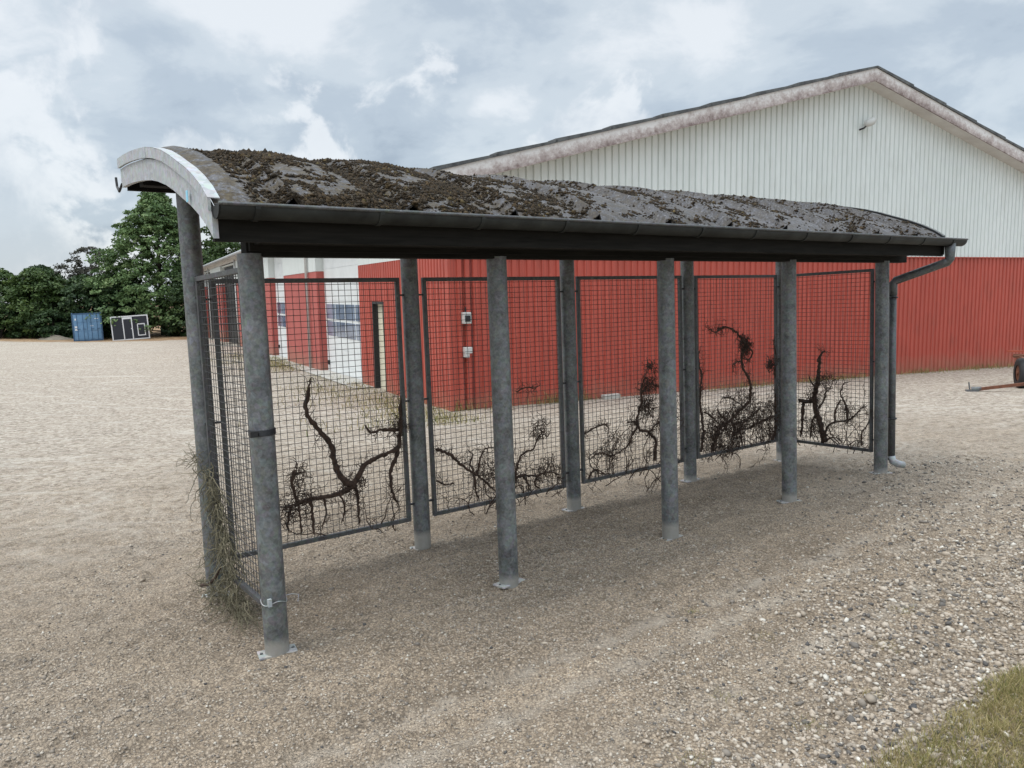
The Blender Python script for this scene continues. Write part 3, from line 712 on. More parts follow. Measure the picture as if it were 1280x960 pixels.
tw.box((-0.055, -0.078, 0.295), (-0.035, -0.058, 0.335)); tw.build('wire_twist', M['zinc'], shel)
# beams, boards
fb = MB().box((-0.03, -0.045, 2.125), (6.60, 0.045, 2.225)); fb.build('front_beam', M['board'], shel, bevel=0.004)
MB().box((-0.02, -0.075, 2.150), (6.45, -0.046, 2.235)).build('ledger', M['board'], shel)
MB().box((-0.26, D_-0.045, prof_z(D_)-0.17), (6.60, D_+0.045, prof_z(D_)-0.06)).build('rear_beam', M['board'], shel)
MB().box((-0.292, -0.44, 2.158), (6.50, -0.410, 2.300)).build('front_board', M['board'], shel)
MB().box((0.0, -0.409, 2.180), (6.38, -0.076, 2.196)).build('soffit', M['board'], shel)
MB().box((-0.27, 1.49, 2.66), (6.46, 1.515, 2.80)).build('rear_board', M['board'], shel)
for i in range(5):
    q = [(y_, z_-0.035) for y_, z_ in PROF]; poly = q + [(y_, z_-0.115) for y_, z_ in reversed(PROF)]
    poly = [(max(-0.40, min(1.48, y_)), z_) for y_, z_ in poly]
    MB().prism(poly, i*S_-0.025, i*S_+0.025).build('rafter', M['board'], shel)
# curved end boards, upper strip standing proud of the lower one
def band(o_top, o_bot, x0, x1, a=0, b_=None):
    pts = PROF[a:b_]
    return [(y_, z_+o_top) for y_, z_ in pts] + [(y_, z_+o_bot) for y_, z_ in reversed(pts)]
for xa, xb, xc in ((-0.300, -0.275, -0.314), (6.48, 6.505, 6.519)):
    lo, hi = min(xa, xb), max(xa, xb)
    eb = MB().prism(band(-0.035, -0.150, 0, 0), lo, hi).build('end_board', M['zinc'] if xc < lo else M['board'], shel)
    ca_, cb2 = (xc, lo-0.0005) if xc < lo else (hi+0.0005, xc)
    cap = MB()
    for (i0, i1) in ((0, 9), (8, 13)):
        cap.prism(band(0.028, -0.030, 0, 0, i0, i1), ca_ - (0.002 if i0 and xc < lo else 0), cb2)
    # lapped top return
    cap2 = MB(); tp = [(y_, z_+0.030) for y_, z_ in PROF] + [(y_, z_+0.026) for y_, z_ in reversed(PROF)]
    cap2.prism(tp, min(ca_, lo)-0.0, max(cb2, hi)+0.015)
    cap.build('edge_trim', M['zinc'] if xc < lo else M['eternit'], eb); cap2.build('edge_cover', M['zinc'] if xc < lo else M['eternit'], eb)
k = NT('pale_blue_sticker'); k.col((0.22, 0.55, 0.72)).rough(0.4)
MB().box((-0.317, -0.135, 2.372), (-0.3145, -0.105, 2.425)).build('sticker', k.m, shel)
# roof sheets
RIBS = [0.07, 0.71, 1.36, 2.0, 2.64, 3.27, 3.93, 4.60, 5.26, 5.93]
def bump_h(x, s):
    h = 0.0
    nr = min(RIBS, key=lambda r: abs(r-x)); dx = abs(x-nr)
    h += max(0, 1-dx/0.050)*0.060*(1-0.45*s)
    lft = max([r for r in RIBS if r <= x], default=-0.45); rgt = min([r for r in RIBS if r > x], default=6.9)
    fr_ = (x-lft)/(rgt-lft)
    h += 0.072*math.sin(math.pi*fr_**0.8)**1.5*(0.10+0.90*s**0.8)*(1.0 if x < 1.5 else 0.30)
    return h
xs = sorted(set([round(v, 4) for v in np.arange(-0.285, 6.49, 0.03)] + [round(r+o, 4) for r in RIBS for o in (-0.050, 0, 0.050)] + [6.49]))
ns = 40; vs = []; fs = []
def roof_pt(x, s, lift=0.0):
    y_, z_ = prof_at(s); y2, z2 = prof_at(min(1, s+0.02)); y1, z1 = prof_at(max(0, s-0.02))
    ty, tz = y2-y1, z2-z1; l_ = math.hypot(ty, tz); ny_, nz_ = -tz/l_, ty/l_
    h = bump_h(x, s)*min(1, max(0, (x+0.27)/0.1)) + lift
    return (x, y_+ny_*h, z_+nz_*h)
for x in xs:
    for j in range(ns+1): vs.append(roof_pt(x, j/ns))
for i in range(len(xs)-1):
    for j in range(ns):
        a = i*(ns+1)+j; fs.append((a, a+1, a+ns+2, a+ns+1))
ro = MB().add(vs, fs).build('roof_sheet', M['roof'], shel, smooth=False)
so = ro.modifiers.new('thick', 'SOLIDIFY'); so.thickness = 0.007; so.offset = -1
MB().prism([(y_, z_-0.022) for y_, z_ in PROF] + [(y_, z_-0.034) for y_, z_ in reversed(PROF)], -0.27, 6.475).build('roof_deck', M['board'], shel)
# moss cushions
n = 420000
X = RNG.uniform(-0.12, 6.45, n); Sx = RNG.random(n)
dn = np.interp(X, [-0.12, 0.05, 1.0, 1.8, 3.0, 6.4], [0.25, 1.0, 0.95, 0.42, 0.24, 0.20])
cl = 0.8*vnoise(X*3.2, Sx*6, 3) + 0.8*vnoise(X*9, Sx*17, 5) + 1.2*vnoise(X*24, Sx*44, 5)
dn = dn*np.clip(np.interp(X,[0.9,1.8],[0.72,0.45])+1.5*cl + 0.25*(Sx-0.4), 0, 1)**1.2
top = np.clip((Sx-0.45)*2.5, 0, 1)*np.clip(0.25+2.4*vnoise(X*2.2, Sx*2, 9), 0, 1)
dn = np.clip(dn + 0.6*top*np.where(X > 1.6, 1, 0.3), 0, 1)
kp = RNG.random(n) < dn*0.50; X, Sx = X[kp], Sx[kp]
pos = np.array([roof_pt(a, b_) for a, b_ in zip(X, Sx)])
sz = RNG.gamma(3, 0.0017, len(X))+0.003; sz *= 1+0.5*np.clip(cl[kp]*1.5, 0, 1)
tt = np.clip(RNG.beta(2.0, 3.0, len(X)) + np.where((Sx > 0.5), 0.28*np.clip(vnoise(X*2.5, Sx*3, 17)*3, 0, 1), 0), 0, 1)
V_, F_, T_ = blobs(pos, sz, tt, flat=(0.5, 0.9), base='oct', jit=0.28)
mo = fast_mesh('moss', V_, F_, M['moss'], parent=ro, attr=T_); mo['kind'] = 'stuff'
# gutter: half round channel with hooks
gp = []; GYc, GZc, GR = -0.505, 2.308, 0.060
arc = [(GYc+GR*math.cos(a), GZc+GR*math.sin(a)) for a in np.linspace(math.pi, 2*math.pi, 13)]
arc_in = [(GYc+(GR-0.004)*math.cos(a), GZc+(GR-0.004)*math.sin(a)) for a in np.linspace(2*math.pi, math.pi, 13)]
gt = MB().prism(arc + arc_in, -0.30, 6.72).build('gutter', M['gutter'], shel, smooth=True); smooth_angle(gt)
MB().tube([(-0.30, GYc-GR, GZc+0.002), (6.72, GYc-GR, GZc+0.002)], 0.0085, 8).build('gutter_lip', M['galv_frame'], gt)
MB().prism(arc, 6.712, 6.718).build('gutter_cap', M['gutter'], gt)
MB().prism(arc, -0.297, -0.290).build('gutter_cap', M['gutter'], gt)
for x in [-0.13, 0.48, 1.08, 1.67, 2.26, 2.87, 3.45, 4.08, 4.71, 5.3, 5.9, 6.45]:
    hk = MB(); arc2 = [(GYc+(GR+0.006)*math.cos(a), GZc+(GR+0.006)*math.sin(a)) for a in np.linspace(math.pi, 2*math.pi, 13)]
    arc3 = [(GYc+(GR+0.001)*math.cos(a), GZc+(GR+0.001)*math.sin(a)) for a in np.linspace(2*math.pi, math.pi, 13)]
    hk.prism(arc2+arc3, x-0.012, x+0.012); hk.build('gutter_hook', M['gutter'], gt)
# rusty leaf litter at the open end, rear hook
MB().tube([(-0.30, 1.50, 2.70), (-0.31, 1.56, 2.66), (-0.31, 1.62, 2.70), (-0.31, 1.635, 2.76)], 0.008, 6).build('rear_gutter_hook', M['dark'], shel)
# downpipe
dp = MB(); dp.tube([(6.50, GYc, 2.30), (6.50, GYc, 2.12), (6.497, GYc+0.015, 2.10), (6.425, -0.02, 1.945), (6.42, 0.0, 1.92), (6.42, 0.0, 1.80)], [0.052, 0.040, 0.040, 0.040, 0.040, 0.040], 14)
dpo = dp.build('downpipe', M['pipe'], shel, smooth=True)
lw = MB(); lw.tube([(6.42, 0.0, 1.84), (6.42, 0.0, 0.12)], 0.0345, 14); lw.build('lower_pipe', M['pipe'], dpo, smooth=True)
so_ = MB(); so_.tube([(6.42, 0.0, 0.16), (6.42, -0.01, 0.11), (6.47, -0.04, 0.075), (6.53, -0.07, 0.06)], [0.037, 0.038, 0.037, 0.034], 12); so_.build('pipe_shoe', M['zinc'], dpo, smooth=True)
for z_ in (1.78, 0.55):
    cl_ = MB(); cl_.tube([(6.42+0.042*math.cos(a), 0.042*math.sin(a), z_) for a in np.linspace(0, 2*math.pi, 17)], 0.008, 6); cl_.bar((6.27, 0, z_), (6.385, 0, z_), 0.02, 0.014); cl_.build('pipe_clip', M['dark'], dpo)
MB().prism([(6.50, 2.30), (6.60, 2.30), (6.50, 2.14)], GYc-0.01, GYc+0.01, axis=1).build('outlet_gusset', M['pipe'], dpo)

# mesh panels: frame of square tube and a welded grid (wires of one panel stay one mesh)
def panel(p0, p1, zb_, zt_, off=(0, 0), name='mesh_panel'):
    """p0, p1: (x, y) ends of the panel in the shelter frame"""
    fr = 0.030; a = Vector((*p0, 0)); b_ = Vector((*p1, 0)); d = (b_-a); L = d.length; d.normalize()
    nrm = Vector((-d.y, d.x, 0))
    f_ = MB()
    A = lambda t_, z: a + d*t_ + Vector((0, 0, z))
    f_.bar(A(0, zt_-fr/2), A(L, zt_-fr/2), fr, fr); f_.bar(A(0, zb_+fr/2), A(L, zb_+fr/2), fr, fr)
    f_.bar(A(fr/2, zb_+fr), A(fr/2, zt_-fr), fr, fr, upv=tuple(d)); f_.bar(A(L-fr/2, zb_+fr), A(L-fr/2, zt_-fr), fr, fr, upv=tuple(d))
    fo = f_.build('panel_frame', M['galv_frame'], shel, bevel=0.002)
    w_ = MB(); nr = round((zt_-zb_)/0.0425); nc = round(L/0.048)
    for i in range(1, nr):
        z = zb_+(zt_-zb_)*i/nr; o = nrm*0.0022; sag = lambda: Vector((0, 0, random.uniform(-0.0015, 0.0015)))
        w_.tube([A(fr*0.7, z)+o, A(L*0.33, z)+o+sag()+nrm*random.uniform(-.003, .003), A(L*0.66, z)+o+sag()+nrm*random.uniform(-.003, .003), A(L-fr*0.7, z)+o], 0.0021, 5)
    for i in range(1, nc):
        t_ = L*i/nc; o = -nrm*0.0022
        w_.tube([A(t_, zb_+fr*0.7)+o, A(t_, (zb_+zt_)/2)+o+d*random.uniform(-.002, .002), A(t_, zt_-fr*0.7)+o], 0.0021, 5)
    w_.build('wire_mesh', M['galv_wire'], fo)
    for z in (zt_-0.13, (zt_+zb_)/2, zb_+0.13):
        for s_ in (-1, 1):
            q = A(0, z) if s_ < 0 else A(L, z)
            MB().bar(q, q + d*s_*0.05, 0.028, 0.012).build('panel_clip', M['dark'], fo)
ZB_, ZT_ = 0.218, 2.072
for i in range(4):
    panel((i*S_+0.105, D_), ((i+1)*S_-0.095, D_), ZB_, ZT_)
panel((4*S_, 0.085), (4*S_, D_-0.115), ZB_, ZT_)
panel((-0.0, 0.085), (-0.0, D_-0.09), ZB_, ZT_+0.01)

# ------------------------------------------------------------------ dead climbing plants on the mesh (coordinates in metres: along the panel, height)
VINES = {1: [[(0.729, 1.379), (0.712, 1.285), (0.689, 1.203), (0.689, 1.118), (0.748, 1.038), (0.819, 0.943), (0.863, 0.868), (0.869, 0.78), (0.9, 0.676), (0.945, 0.61), (1.012, 0.575)], [(1.012, 0.575), (0.928, 0.536), (0.805, 0.528), (0.656, 0.526), (0.539, 0.507), (0.476, 0.496)], [(0.998, 0.56), (1.089, 0.7), (1.162, 0.737), (1.242, 0.755), (1.364, 0.799), (1.403, 0.885), (1.401, 0.959), (1.424, 1.127), (1.45, 1.228)], [(1.378, 0.797), (1.361, 0.738), (1.308, 0.636), (1.311, 0.47), (1.353, 0.364)], [(0.567, 0.751), (0.545, 0.687), (0.562, 0.599), (0.587, 0.452), (0.588, 0.292)], [(0.673, 0.522), (0.679, 0.435), (0.68, 0.273)], [(1.018, 0.574), (1.03, 0.459), (1.031, 0.266)], [(1.386, 0.936), (1.254, 0.953), (1.162, 0.946), (1.121, 1.005)], [(0.774, 0.522), (0.785, 0.415), (0.742, 0.306)], [(0.539, 0.507), (0.504, 0.411), (0.508, 0.308)], [(0.897, 0.535), (0.926, 0.412), (0.895, 0.305)]], 2: [[(1.704, 0.746), (1.825, 0.69), (1.961, 0.56), (2.073, 0.484), (2.186, 0.379), (2.277, 0.283)], [(2.049, 0.481), (2.059, 0.374), (2.084, 0.257)], [(2.043, 0.508), (2.031, 0.589), (2.057, 0.638), (2.006, 0.697)], [(2.073, 0.484), (2.144, 0.658), (2.232, 0.679), (2.36, 0.641)], [(2.435, 0.31), (2.496, 0.533), (2.575, 0.591), (2.662, 0.613), (2.7, 0.684), (2.737, 0.735), (2.799, 0.748)], [(2.393, 0.304), (2.464, 0.374), (2.558, 0.4), (2.686, 0.373), (2.801, 0.39), (2.917, 0.35), (2.932, 0.276)], [(2.498, 1.117), (2.566, 1.138), (2.626, 1.146), (2.694, 1.133), (2.755, 1.155)], [(2.558, 0.4), (2.597, 0.311), (2.61, 0.225)], [(2.703, 0.37), (2.666, 0.306), (2.724, 0.247)], [(1.704, 0.498), (1.775, 0.448), (1.879, 0.443)]], 3: [[(4.07, 1.169), (4.012, 1.067), (3.977, 0.978), (3.985, 0.885), (3.951, 0.812), (3.925, 0.685), (3.966, 0.61), (4.052, 0.592), (4.171, 0.491), (4.158, 0.414), (4.143, 0.29)], [(3.925, 0.685), (3.831, 0.711), (3.768, 0.703)], [(3.925, 0.654), (3.847, 0.572), (3.803, 0.509), (3.686, 0.441), (3.573, 0.412), (3.55, 0.347), (3.527, 0.276)], [(3.247, 0.671), (3.364, 0.7), (3.503, 0.72), (3.561, 0.646)], [(3.573, 0.412), (3.434, 0.469), (3.315, 0.42)], [(4.051, 0.545), (4.198, 0.645), (4.358, 0.705), (4.464, 0.813)], [(3.977, 0.978), (4.099, 1.044), (4.23, 1.001)], [(3.279, 0.241), (3.33, 0.307), (3.409, 0.309), (3.496, 0.251)]], 4: [[(4.9, 1.552), (5.047, 1.496), (5.136, 1.517), (5.239, 1.537), (5.408, 1.479), (5.501, 1.39), (5.567, 1.327), (5.498, 1.22), (5.523, 1.073), (5.59, 0.982), (5.616, 0.867), (5.628, 0.736), (5.49, 0.664), (5.395, 0.614), (5.288, 0.558), (5.183, 0.519), (5.13, 0.491), (5.064, 0.39), (4.999, 0.281)], [(5.567, 1.327), (5.662, 1.252), (5.592, 1.171), (5.498, 1.203)], [(5.47, 1.162), (5.35, 1.145), (5.336, 1.062)], [(5.227, 0.802), (5.331, 0.783), (5.424, 0.731), (5.518, 0.687)], [(6.052, 0.514), (5.979, 0.504), (5.736, 0.462), (5.596, 0.426), (5.487, 0.431), (5.325, 0.365), (5.35, 0.301), (5.403, 0.234)], [(4.821, 1.305), (4.83, 1.183), (4.865, 1.058), (4.838, 0.963), (4.823, 0.817), (4.856, 0.649), (4.876, 0.44), (4.823, 0.281)], [(6.045, 1.361), (6.101, 1.136), (6.071, 1.004), (6.114, 0.849), (6.083, 0.69), (6.096, 0.419), (6.035, 0.246)], [(5.096, 0.689), (5.171, 0.613), (5.235, 0.538), (5.155, 0.446)], [(5.288, 0.558), (5.393, 0.502), (5.542, 0.511), (5.709, 0.57), (5.837, 0.644)], [(4.881, 0.687), (5.005, 0.615), (5.118, 0.535)]], 5: [[(0.599, 1.23), (0.654, 1.22), (0.682, 1.168), (0.682, 1.091), (0.701, 0.995), (0.711, 0.882), (0.739, 0.794), (0.73, 0.62), (0.673, 0.451), (0.635, 0.264)], [(0.934, 0.684), (0.845, 0.682), (0.749, 0.68), (0.72, 0.621)], [(0.884, 0.652), (0.885, 0.475), (0.905, 0.277)], [(0.71, 0.578), (0.768, 0.442), (0.797, 0.262)], [(0.682, 0.624), (0.626, 0.715), (0.607, 0.794), (0.561, 0.831)], [(0.644, 0.297), (0.597, 0.407), (0.533, 0.474), (0.442, 0.499), (0.352, 0.525), (0.282, 0.573), (0.248, 0.618), (0.188, 0.673), (0.137, 0.701)], [(0.352, 0.525), (0.362, 0.633), (0.398, 0.732), (0.434, 0.797), (0.416, 0.848), (0.398, 0.9), (0.319, 0.929)], [(0.496, 0.486), (0.496, 0.58), (0.47, 0.684), (0.416, 0.739)], [(0.616, 0.257), (0.579, 0.296), (0.523, 0.32), (0.45, 0.302), (0.423, 0.254)], [(0.211, 0.271), (0.203, 0.397), (0.152, 0.486), (0.119, 0.571)], [(0.701, 0.831), (0.777, 0.896), (0.816, 0.964)]]}
def curl(p, d, n, step, wob, grav=-0.0):
    pts = [p.copy()]; d = d.normalized()
    for _ in range(n):
        d = (d + Vector((random.gauss(0, wob), random.gauss(0, wob*0.35), random.gauss(0, wob) + grav))).normalized()
        p = p + d*step; p.y = max(-0.045, min(0.045, p.y)); pts.append(p.copy())
    return pts
def climber(key, frame, label, thick, twn):
    # local plane: x along panel, y off the mesh, z up
    root = bpy.data.objects.new('dead_climber', None); COL.objects.link(root); root.matrix_world = frame
    tag(root, label, 'climber', 'dead climbers woven into the shelter mesh')
    stem = MB(); tw = MB(); xmin = 0
    for li, line in enumerate(VINES[key]):
        r0 = thick[li] if li < len(thick) else 0.007
        pts = []
        yo = random.uniform(-0.012, 0.012)
        P = [Vector((a, yo+random.uniform(-0.012, 0.012), b_)) for a, b_ in line]
        for i in range(len(P)-1):
            n_ = max(2, int((P[i+1]-P[i]).length/0.018))
            p0 = P[max(i-1, 0)]; p1 = P[i]; p2 = P[i+1]; p3 = P[min(i+2, len(P)-1)]
            for j in range(n_):
                t_ = j/n_
                q = 0.5*((2*p1) + (p2-p0)*t_ + (2*p0-5*p1+4*p2-p3)*t_*t_ + (3*p1-p0-3*p2+p3)*t_**3)
                pts.append(q + Vector((random.gauss(0, .003), random.gauss(0, .003), random.gauss(0, .003))))
        pts.append(P[-1]); m_ = len(pts)
        rv = P[0].z > P[-1].z + 0.15 and line[0][1] > 0.8; q_ = lambda i: (m_-1-i if rv else i)/max(1, m_-1); rad = [r0*1.35*(1.0-0.5*q_(i))*min(1, (1.02-q_(i))/0.18+0.15)*random.uniform(0.8, 1.3) for i in range(m_)]
        MB().tube(pts, rad, 7).build('stem', M['vine'], root, smooth=True)
        for _ in range(int(m_*twn*2.2)):
            i = random.randrange(m_-1); p = pts[i]
            a = random.uniform(0, 2*math.pi); d = Vector((math.cos(a), random.uniform(-.3, .3), math.sin(a)+0.15))
            q = curl(p, d, random.randint(3, 10), random.uniform(0.010, 0.020), 0.55)
            rr = random.uniform(0.0012, 0.0032); tw.tube(q, [rr*(1-0.6*t_/len(q)) for t_ in range(len(q))], 4)
            if random.random() < 0.5:
                q2 = curl(q[len(q)//2], d.cross(Vector((0, 1, 0))), random.randint(2, 6), 0.011, 0.6); tw.tube(q2, 0.001, 3)
    return root, tw
def knot(tw, x, z, r, n):
    for _ in range(n):
        a = random.uniform(0, 6.28); rr = r*math.sqrt(random.random())
        q = curl(Vector((x+rr*math.cos(a), random.uniform(-.03, .03), z+rr*math.sin(a))), Vector((random.gauss(0, 1), 0, random.gauss(0, 1))), random.randint(4, 9), 0.014, 0.7)
        tw.tube(q, random.uniform(0.0012, 0.0028), 4)
rearF = shel.matrix_world @ Matrix.Translation((0, D_, 0))
endF = shel.matrix_world @ Matrix.Translation((4*S_, 0, 0)) @ Matrix(((0, -1, 0, 0), (1, 0, 0, 0), (0, 0, 1, 0), (0, 0, 0, 1)))
defs = {
 1: (rearF, 'thick zigzag bare vine on the leftmost rear mesh panel', [0.017, 0.014, 0.015, 0.012, 0.008, 0.009, 0.009, 0.010], 0.75, [(0.56, 0.50, 0.12, 60), (1.0, 0.57, 0.09, 40), (1.40, 0.95, 0.07, 30), (0.60, 0.72, 0.06, 25)]),
 2: (rearF, 'thin low bare vine on the second rear mesh panel from the left', [0.010, 0.008, 0.006, 0.006, 0.008, 0.008, 0.005], 0.9, [(2.2, 0.5, 0.1, 30), (2.75, 0.78, 0.08, 35), (2.8, 0.4, 0.12, 50)]),
 3: (rearF, 'bushy dark bare vine on the third rear mesh panel from the left', [0.012, 0.010, 0.007], 1.0, [(4.05, 0.83, 0.10, 80), (4.10, 1.03, 0.09, 45), (4.32, 0.7, 0.12, 60), (3.6, 0.5, 0.12, 30), (4.12, 1.2, 0.05, 20)]),
 4: (rearF, 'tall hook topped bare vine on the rightmost rear mesh panel', [0.013, 0.008, 0.007, 0.007, 0.011, 0.011, 0.012], 1.0, [(5.55, 1.33, 0.085, 90), (5.25, 0.42, 0.25, 230), (5.55, 0.62, 0.22, 140), (5.95, 0.5, 0.2, 120), (5.0, 0.45, 0.15, 60), (6.0, 1.1, 0.05, 40)]),
 5: (endF, 'many branched bare vine on the mesh panel closing the right end', [0.024, 0.018, 0.014, 0.009, 0.009, 0.009, 0.008, 0.009], 0.7, [(0.60, 0.9, 0.10, 40), (0.75, 0.75, 0.08, 30), (0.35, 0.6, 0.08, 20), (0.75, 0.4, 0.08, 30)]),
}
for key, (F0, lab, thick, twn, knots) in defs.items():
    rt_, tw = climber(key, F0, lab, thick, twn)
    if key in (1, 2, 3, 4, 5):
        lo_, hi_, nb_, top_ = {1: (0.15, 1.4, 5, 0.35), 2: (1.75, 2.95, 20, 0.55), 3: (3.3, 4.5, 26, 0.75), 4: (4.85, 6.05, 34, 0.95), 5: (0.15, 0.95, 14, 0.7)}[key]
        for _ in range(nb_):
            x_ = random.uniform(lo_, hi_); zt_ = random.uniform(0.12, top_)
            q = curl(Vector((x_, random.uniform(-.02, .02), 0.14+random.random()*0.12)), Vector((random.gauss(0, .8), 0, 1)), int(zt_/0.02)+6, 0.022, 0.30, 0.03)
            q = [p for p in q if lo_-0.03 < p.x < hi_+0.03]
            if len(q) > 3:
                r0_ = random.uniform(0.003, 0.0065); tw.tube(q, [r0_*(1-.7*i/len(q)) for i in range(len(q))], 5)
                for __ in range(len(q)//2):
                    i = random.randrange(len(q)); q3 = curl(q[i], Vector((random.gauss(0, 1), 0, random.gauss(0.2, 1))), random.randint(4, 11), 0.013, 0.5); tw.tube(q3, random.uniform(0.0011, 0.0022), 4)
    for kx, kz, kr, kn in knots: knot(tw, kx, kz, kr, int(kn*2.4))
    tw.build('twigs', M['vine'], rt_)
# trailing dead twigs: handled by knots; dry grass tangle caught on the outside of the left end
hg = MB(); tn = []
def hay_strand(p, d, n, st, wob, gr, r):
    pts = [p.copy()]; d = d.normalized()
    for _ in range(n):
        d = (d + Vector((random.gauss(0, wob), random.gauss(0, wob), random.gauss(0, wob)+gr))).normalized(); p = p + d*st
        p.z = max(p.z, 0.015); pts.append(p.copy())
    k0 = len(hg.f); hg.tube(pts, [r*(1-.5*i/len(pts)) for i in range(len(pts))], 4); v_ = min(1, max(0, random.gauss(.5, .25))); tn.extend([v_]*(len(hg.f)-k0))
for _ in range(430):
    t_ = random.random()**0.8; z = 0.92 - 0.86*t_
    y_ = D_ - 0.12 - 0.45*t_ + random.gauss(0, 0.035+0.10*t_)
    hay_strand(Vector((random.uniform(-0.06, 0.0), y_, z)), Vector((random.gauss(0, .35), random.gauss(-.25, .5), -0.9)), random.randint(6, 16), 0.018, 0.35, -0.08, random.uniform(.0015, .0035))
for _ in range(55):
    hay_strand(Vector((random.uniform(-0.1, 0.03), D_-0.02+random.gauss(0, .06), 0.93+random.gauss(0, .03))), Vector((random.gauss(-.5, .5), random.gauss(.3, .8), random.gauss(0, .4))), random.randint(5, 11), 0.017, 0.4, -0.05, random.uniform(.0012, .0028))
for _ in range(110):
    hay_strand(Vector((random.uniform(-0.12, 0.06), 0.95+random.gauss(0, .16), 0.05+random.random()*.1)), Vector((random.gauss(0, .8), random.gauss(0, .8), random.gauss(.1, .3))), random.randint(5, 12), 0.018, 0.4, -0.08, random.uniform(.0015, .0035))
hm = fast_mesh('dry_grass_tangle', *(lambda V, F: (V, F))(np.array(hg.v), np.array([f for f in hg.f if len(f) == 4])), M['hay'], attr=[t for f, t in zip(hg.f, tn) if len(f) == 4])
hm.matrix_world = shel.matrix_world
tag(hm, 'tangle of grey dry stalks hanging on the near end mesh by the back left post', 'dry grass')
bs = MB(); bs.tube([(-0.10, 1.12, 0.10), (-0.09, 0.98, 0.14), (-0.08, 0.84, 0.22), (-0.07, 0.74, 0.31)], [0.012, 0.011, 0.009, 0.006], 6)
tag(bs.build('dead_branch', M['vine']), 'short dark branch lying across the dry stalks by the back left post', 'branch').matrix_world = shel.matrix_world

# ------------------------------------------------------------------ trees
k = NT('tree_leaves')
a = k.n('ShaderNodeAttribute'); a.attribute_name = 'tint'; a.attribute_type = 'GEOMETRY'
oi = k.n('ShaderNodeObjectInfo')
def leafmat(name, stops, tr=0.25):
    return tinted(name, stops, 0.6, tr, 0.3)
M['leaf_big'] = leafmat('broad_tree_leaves', [(0, (0.052, 0.094, 0.036)), (0.5, (0.105, 0.172, 0.060)), (0.85, (0.165, 0.235, 0.09)), (1, (0.21, 0.27, 0.12))])
M['leaf_dark'] = leafmat('dark_hedge_leaves', [(0, (0.015, 0.035, 0.014)), (0.6, (0.040, 0.074, 0.025)), (1, (0.080, 0.125, 0.038))])
M['leaf_mid'] = leafmat('mid_green_hedge_leaves', [(0, (0.024, 0.050, 0.014)), (0.6, (0.052, 0.092, 0.022)), (1, (0.10, 0.145, 0.035))])
M['leaf_brown'] = leafmat('bronze_leaves', [(0, (0.030, 0.030, 0.022)), (0.6, (0.060, 0.058, 0.045)), (1, (0.085, 0.090, 0.060))])
k = NT('tree_bark'); k.col(k.ramp(k.noise(6, 5, 0.6), [(0.3, (0.035, 0.028, 0.022)), (0.7, (0.09, 0.075, 0.06))])).rough(0.9); M['bark'] = k.m
def crown_mesh(name, H, Rm, z0, nclump, leaves, prof, mat, parent, lsize=0.24, droop=0.2, csize=0.75, seed=1):
    r = np.random.default_rng(seed)
    t = r.random(nclump)**0.85; rad = np.array([prof(q) for q in t])*Rm
    ang = r.uniform(0, 2*math.pi, nclump)
    lob = 1 + 0.16*np.sin(3*ang + 5*t) + 0.12*np.sin(7*ang - 9*t + 1)
    rr = rad*np.sqrt(r.uniform(0.25, 1.0, nclump))*lob
    C0 = np.stack([rr*np.cos(ang), rr*np.sin(ang), z0 + t*(H-z0)], 1)
    cs = csize*r.uniform(0.5, 1.25, nclump)*(1-0.35*t)
    ct = r.normal(0.5, 0.17, nclump)
    n = nclump*leaves; ci = np.repeat(np.arange(nclump), leaves)
    o = r.standard_normal((n, 3)); o /= np.linalg.norm(o, axis=1)[:, None]; o *= (r.random(n)**0.5)[:, None]
    o *= np.stack([cs[ci]*1.25, cs[ci]*1.25, cs[ci]*0.55], 1)
    outd = np.stack([np.cos(ang), np.sin(ang), np.zeros(nclump)], 1)[ci]
    L = C0[ci] + o; L[:, 2] -= droop*(o*outd).sum(1)
    nm = outd*0.4 + np.array([0, 0, 0.7]) + r.standard_normal((n, 3))*0.55; nm /= np.linalg.norm(nm, axis=1)[:, None]
    a_ = np.cross(nm, r.standard_normal((n, 3))); a_ /= np.linalg.norm(a_, axis=1)[:, None]; b_ = np.cross(nm, a_)
    sz = lsize*r.uniform(0.5, 1.2, n)
    A = a_*sz[:, None]*0.5; B = b_*sz[:, None]*0.3
    V = np.stack([L-A, L-B*1.0, L+A, L+B*1.0], 1).reshape(-1, 3); F = np.arange(n*4).reshape(-1, 4)
    return fast_mesh(name, V, F, mat, parent=parent, attr=np.clip(ct[ci]+r.normal(0, 0.16, n), 0, 1)), C0
def tree(loc, H, Rm, z0, nclump, leaves, prof, mat, label, cat='tree', group=None, name='broadleaf_tree', seed=1, trunk=0.2, **kw):
    t = empty(name, loc, random.uniform(0, 6), label=label, cat=cat, group=group)
    cr, C0 = crown_mesh('crown', H, Rm, z0, nclump, leaves, prof, mat, t, seed=seed, **kw)
    mb = MB(); mb.tube([(0, 0, -0.6), (0.02, 0, H*0.2), (0.1, 0.05, H*0.5), (0.05, 0, H*0.9)], [trunk*1.3, trunk, trunk*0.65, trunk*0.15], 10)
    mb.build('trunk', M['bark'], t, smooth=True)
    lb = MB(); r = random.Random(seed)
    for i in r.sample(range(len(C0)), min(34, len(C0))):
        q = Vector(C0[i]); z = max(0.3, q.z - 0.45*math.hypot(q.x, q.y) - 0.2)
        m1 = Vector((q.x*0.45, q.y*0.45, (z+q.z)/2-0.05))
        lb.tube([(0.02, 0.0, z*0.97), m1, q], [trunk*0.28, trunk*0.17, trunk*0.04], 5)
    lb.build('limbs', M['bark'], t, smooth=True)
    return t
cone = lambda t: (1-t)**0.66*min(1, (t+0.06)/0.14)**0.5*(1+0.10*math.sin(t*26))
